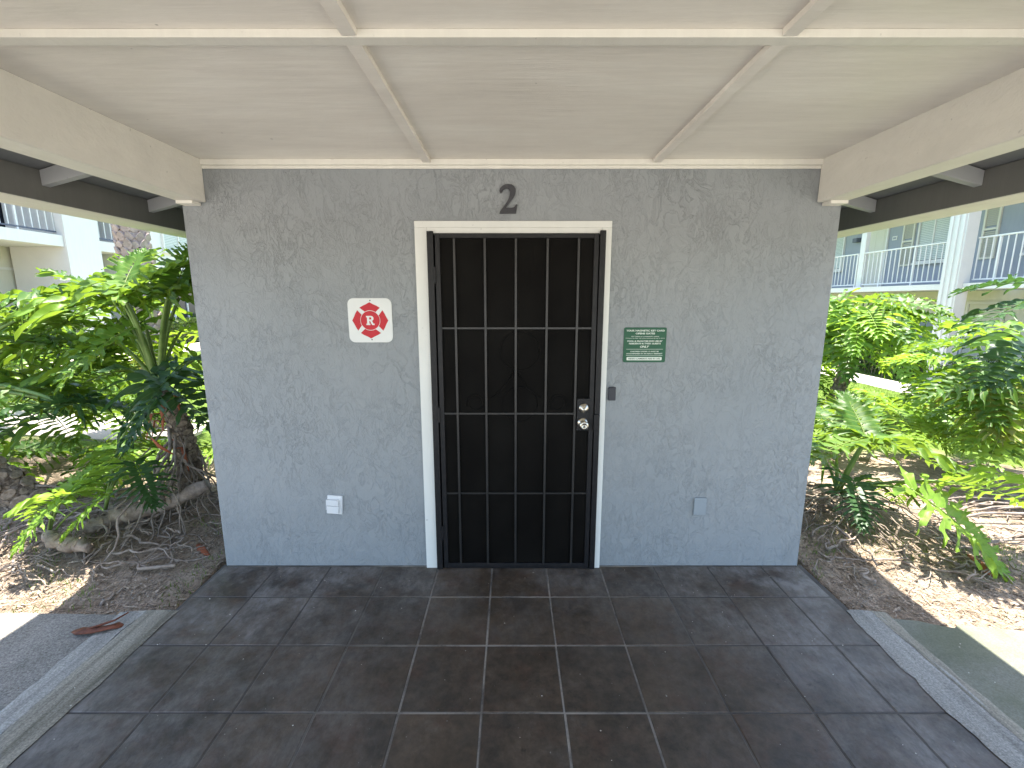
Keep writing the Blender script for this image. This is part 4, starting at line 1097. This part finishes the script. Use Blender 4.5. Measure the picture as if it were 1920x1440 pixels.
# hedges: many small leaves spread through the volume over a twiggy core
def hedge(label, x0, x1, y0, y1, h, n, seed):
    r = random.Random(seed); zc_ = hgt((x0+x1)/2, (y0+y1)/2)
    E = empty('hedge', ((x0+x1)/2, (y0+y1)/2, zc_)); tag(E, label, 'hedge')
    mb = MB()
    for i in range(n):
        x = r.uniform(x0, x1); y = r.uniform(y0, y1)
        hh = h*(.82+.35*nz(x, y, 1.6, seed))
        z = zc_ + hh*(1-r.random()**2.2*.95)
        x += .12*r.gauss(0, .6); y += .12*r.gauss(0, .6)
        a = Vector((r.gauss(0,1), r.gauss(0,1), r.gauss(0,1)+.7)).normalized(); u = a.orthogonal().normalized()*r.uniform(.02,.038); w_ = a.cross(u).normalized()*r.uniform(.012,.02)
        p = Vector((x, y, z)); b0 = len(mb.v)
        mb.v += [tuple(p-u), tuple(p+w_), tuple(p+u), tuple(p-w_)]; mb.f.append([b0,b0+1,b0+2,b0+3]); mb.m.append(0)
    me = mb.mesh('foliage', False); me.uv_layers.new(name='UVMap')
    place(link('foliage', me, M['hedge']), E)
    tw = MB()
    for i in range(60):
        x = r.uniform(x0, x1); y = r.uniform(y0, y1)
        tw.tube([(x, y, zc_-.05), (x+r.uniform(-.1,.1), y+r.uniform(-.1,.1), zc_+h*.45), (x+r.uniform(-.2,.2), y+r.uniform(-.2,.2), zc_+h*.85)], [.012,.008,.004], 4)
    place(tw.build('twigs', M['bark']), E)
hedge('clipped small-leaved hedge along the walkway by the right building', 10.15, 11.6, 11.9, 17, .95, 24000, 4)
hedge('clipped small-leaved hedge in front of the right building nearest the frame edge', 10.15, 11.5, 5.5, 10.9, .8, 15000, 14)
hedge('loose dark hedge at the foot of the left building', -11.6, -10.5, 6, 11.4, 1.0, 20000, 5)
hedge('low hedge behind the palm trunk on the left', -10.8, -10.4, 12.5, 17, .9, 12000, 6)

# litter, small stones and grass as uncountable stuff
def litter(name, n, boxes, seed, lo, hi):
    r = random.Random(seed); mb = MB()
    for i in range(n):
        x0, x1, y0, y1, w = boxes[min(int(r.random()*len(boxes)), len(boxes)-1)]
        x = r.uniform(x0, x1); y = r.uniform(y0, y1)
        if y < (2.23 if x < 0 else 2.22-.135*max(0, x-1.83)): continue
        if abs(x) < 1.86 and y < 6.3: continue
        L = r.uniform(lo, hi)*(2.2 if r.random() < .08 else 1); wd = L*r.uniform(.05, .22); a = r.uniform(0, 6.28); z = hgt(x, y)+.004
        d = Vector((math.cos(a), math.sin(a), r.uniform(-.15,.25)))*L/2; s = Vector((-math.sin(a), math.cos(a), r.uniform(-.3,.3)))*wd/2
        p = Vector((x, y, z+abs(d.z)*.7)); b0 = len(mb.v); k = Vector((0,0,r.uniform(0,.3)*L))
        mb.v += [tuple(p-d), tuple(p+s+k*.3), tuple(p+d), tuple(p-s+k*.3)]; mb.f.append([b0,b0+1,b0+2,b0+3]); mb.m.append(0)
    o = link(name, mb.mesh(name, False), M['litter'])
    tag(o, kind='stuff'); return o
lt = litter('leaf_litter', 42000, [(-4.6,-1.85,2.2,4.4,1), (1.85,4.8,2.05,4.4,1), (-3.4,-1.85,2.2,3.2,1), (1.85,3.6,2.05,3.2,1)], 5, .006, .040)
tag(lt, 'loose brown bark chips and dry leaf bits strewn over the sand', 'litter')
def pebbles(n, seed):
    r = random.Random(seed); mb = MB()
    for i in range(n):
        s = r.choice((-1, 1)); x = s*r.uniform(1.85, 3.0); y = r.uniform(2.22, 3.3); q = r.uniform(.002, .007); z = hgt(x, y)+q*.4
        if y < 2.22: continue
        b0 = len(mb.v); mb.v += [(x-q,y,z),(x,y-q,z),(x+q,y,z),(x,y+q,z),(x,y,z+q*.8)]
        for f in ((0,1,4),(1,2,4),(2,3,4),(3,0,4)): mb.f.append([b0+j for j in f]); mb.m.append(0)
    o = link('gravel', mb.mesh('gravel', False), M['mortar_pale']); tag(o, 'tiny pale stones in the shaded soil beside the tiles', 'gravel', kind='stuff')
pebbles(900, 3)
def grit(n, seed):
    r = random.Random(seed); mb = MB()
    for i in range(n):
        x = r.uniform(-2.9, 2.9); y = 2.6-2.2*r.random()**1.5; q = r.uniform(.0012, .0040)
        if abs(x) < 1.0 and r.random() < .6: continue
        if abs(x) > 1.83 and y > 2.15: continue
        z = .0005 if abs(x) < 1.78 else (-.011 if abs(x) > 2.15 else .008); b0 = len(mb.v)
        mb.v += [(x-q,y,z),(x,y-q*.7,z),(x+q,y,z),(x,y+q,z),(x,y,z+q*.7)]
        for f in ((0,1,4),(1,2,4),(2,3,4),(3,0,4)): mb.f.append([b0+j for j in f]); mb.m.append(0)
    o = link('grit', mb.mesh('grit', False), M['litter2']); tag(o, 'fine grit and crumbs scattered on the tiles and paths', 'grit', kind='stuff')
grit(420, 12)
def grass(n, seed):
    r = random.Random(seed); mb = MB()
    for i in range(n):
        if r.random() < .93:
            x = r.choice((-1, 1))*r.uniform(3, 8.6); y = r.uniform(6.2, 15); L = r.uniform(.03, .07)
        else:
            x = r.choice((-1, 1)); x = x*r.uniform(1.9, 3.6); y = r.uniform(2.1, 3.2); L = r.uniform(.015, .04)
            if nz(x, y, 1.9, 2) < .15 or y < 2.24: continue
            L *= 1
        z = hgt(x, y); a = r.uniform(0, 6.28); w = .003*(1+L*10); t = Vector((r.gauss(0,.4), r.gauss(0,.4), 1))*L
        b0 = len(mb.v); mb.v += [(x-w*math.cos(a), y-w*math.sin(a), z-.01), (x+w*math.cos(a), y+w*math.sin(a), z-.01), (x+t.x, y+t.y, z+t.z)]
        mb.f.append([b0,b0+1,b0+2]); mb.m.append(0)
    me = mb.mesh('grass', False); me.uv_layers.new(name='UVMap')
    o = link('grass', me, M['grass']); tag(o, 'short lawn grass of the court with sparse blades near the path', 'grass', kind='stuff')
grass(60000, 8)
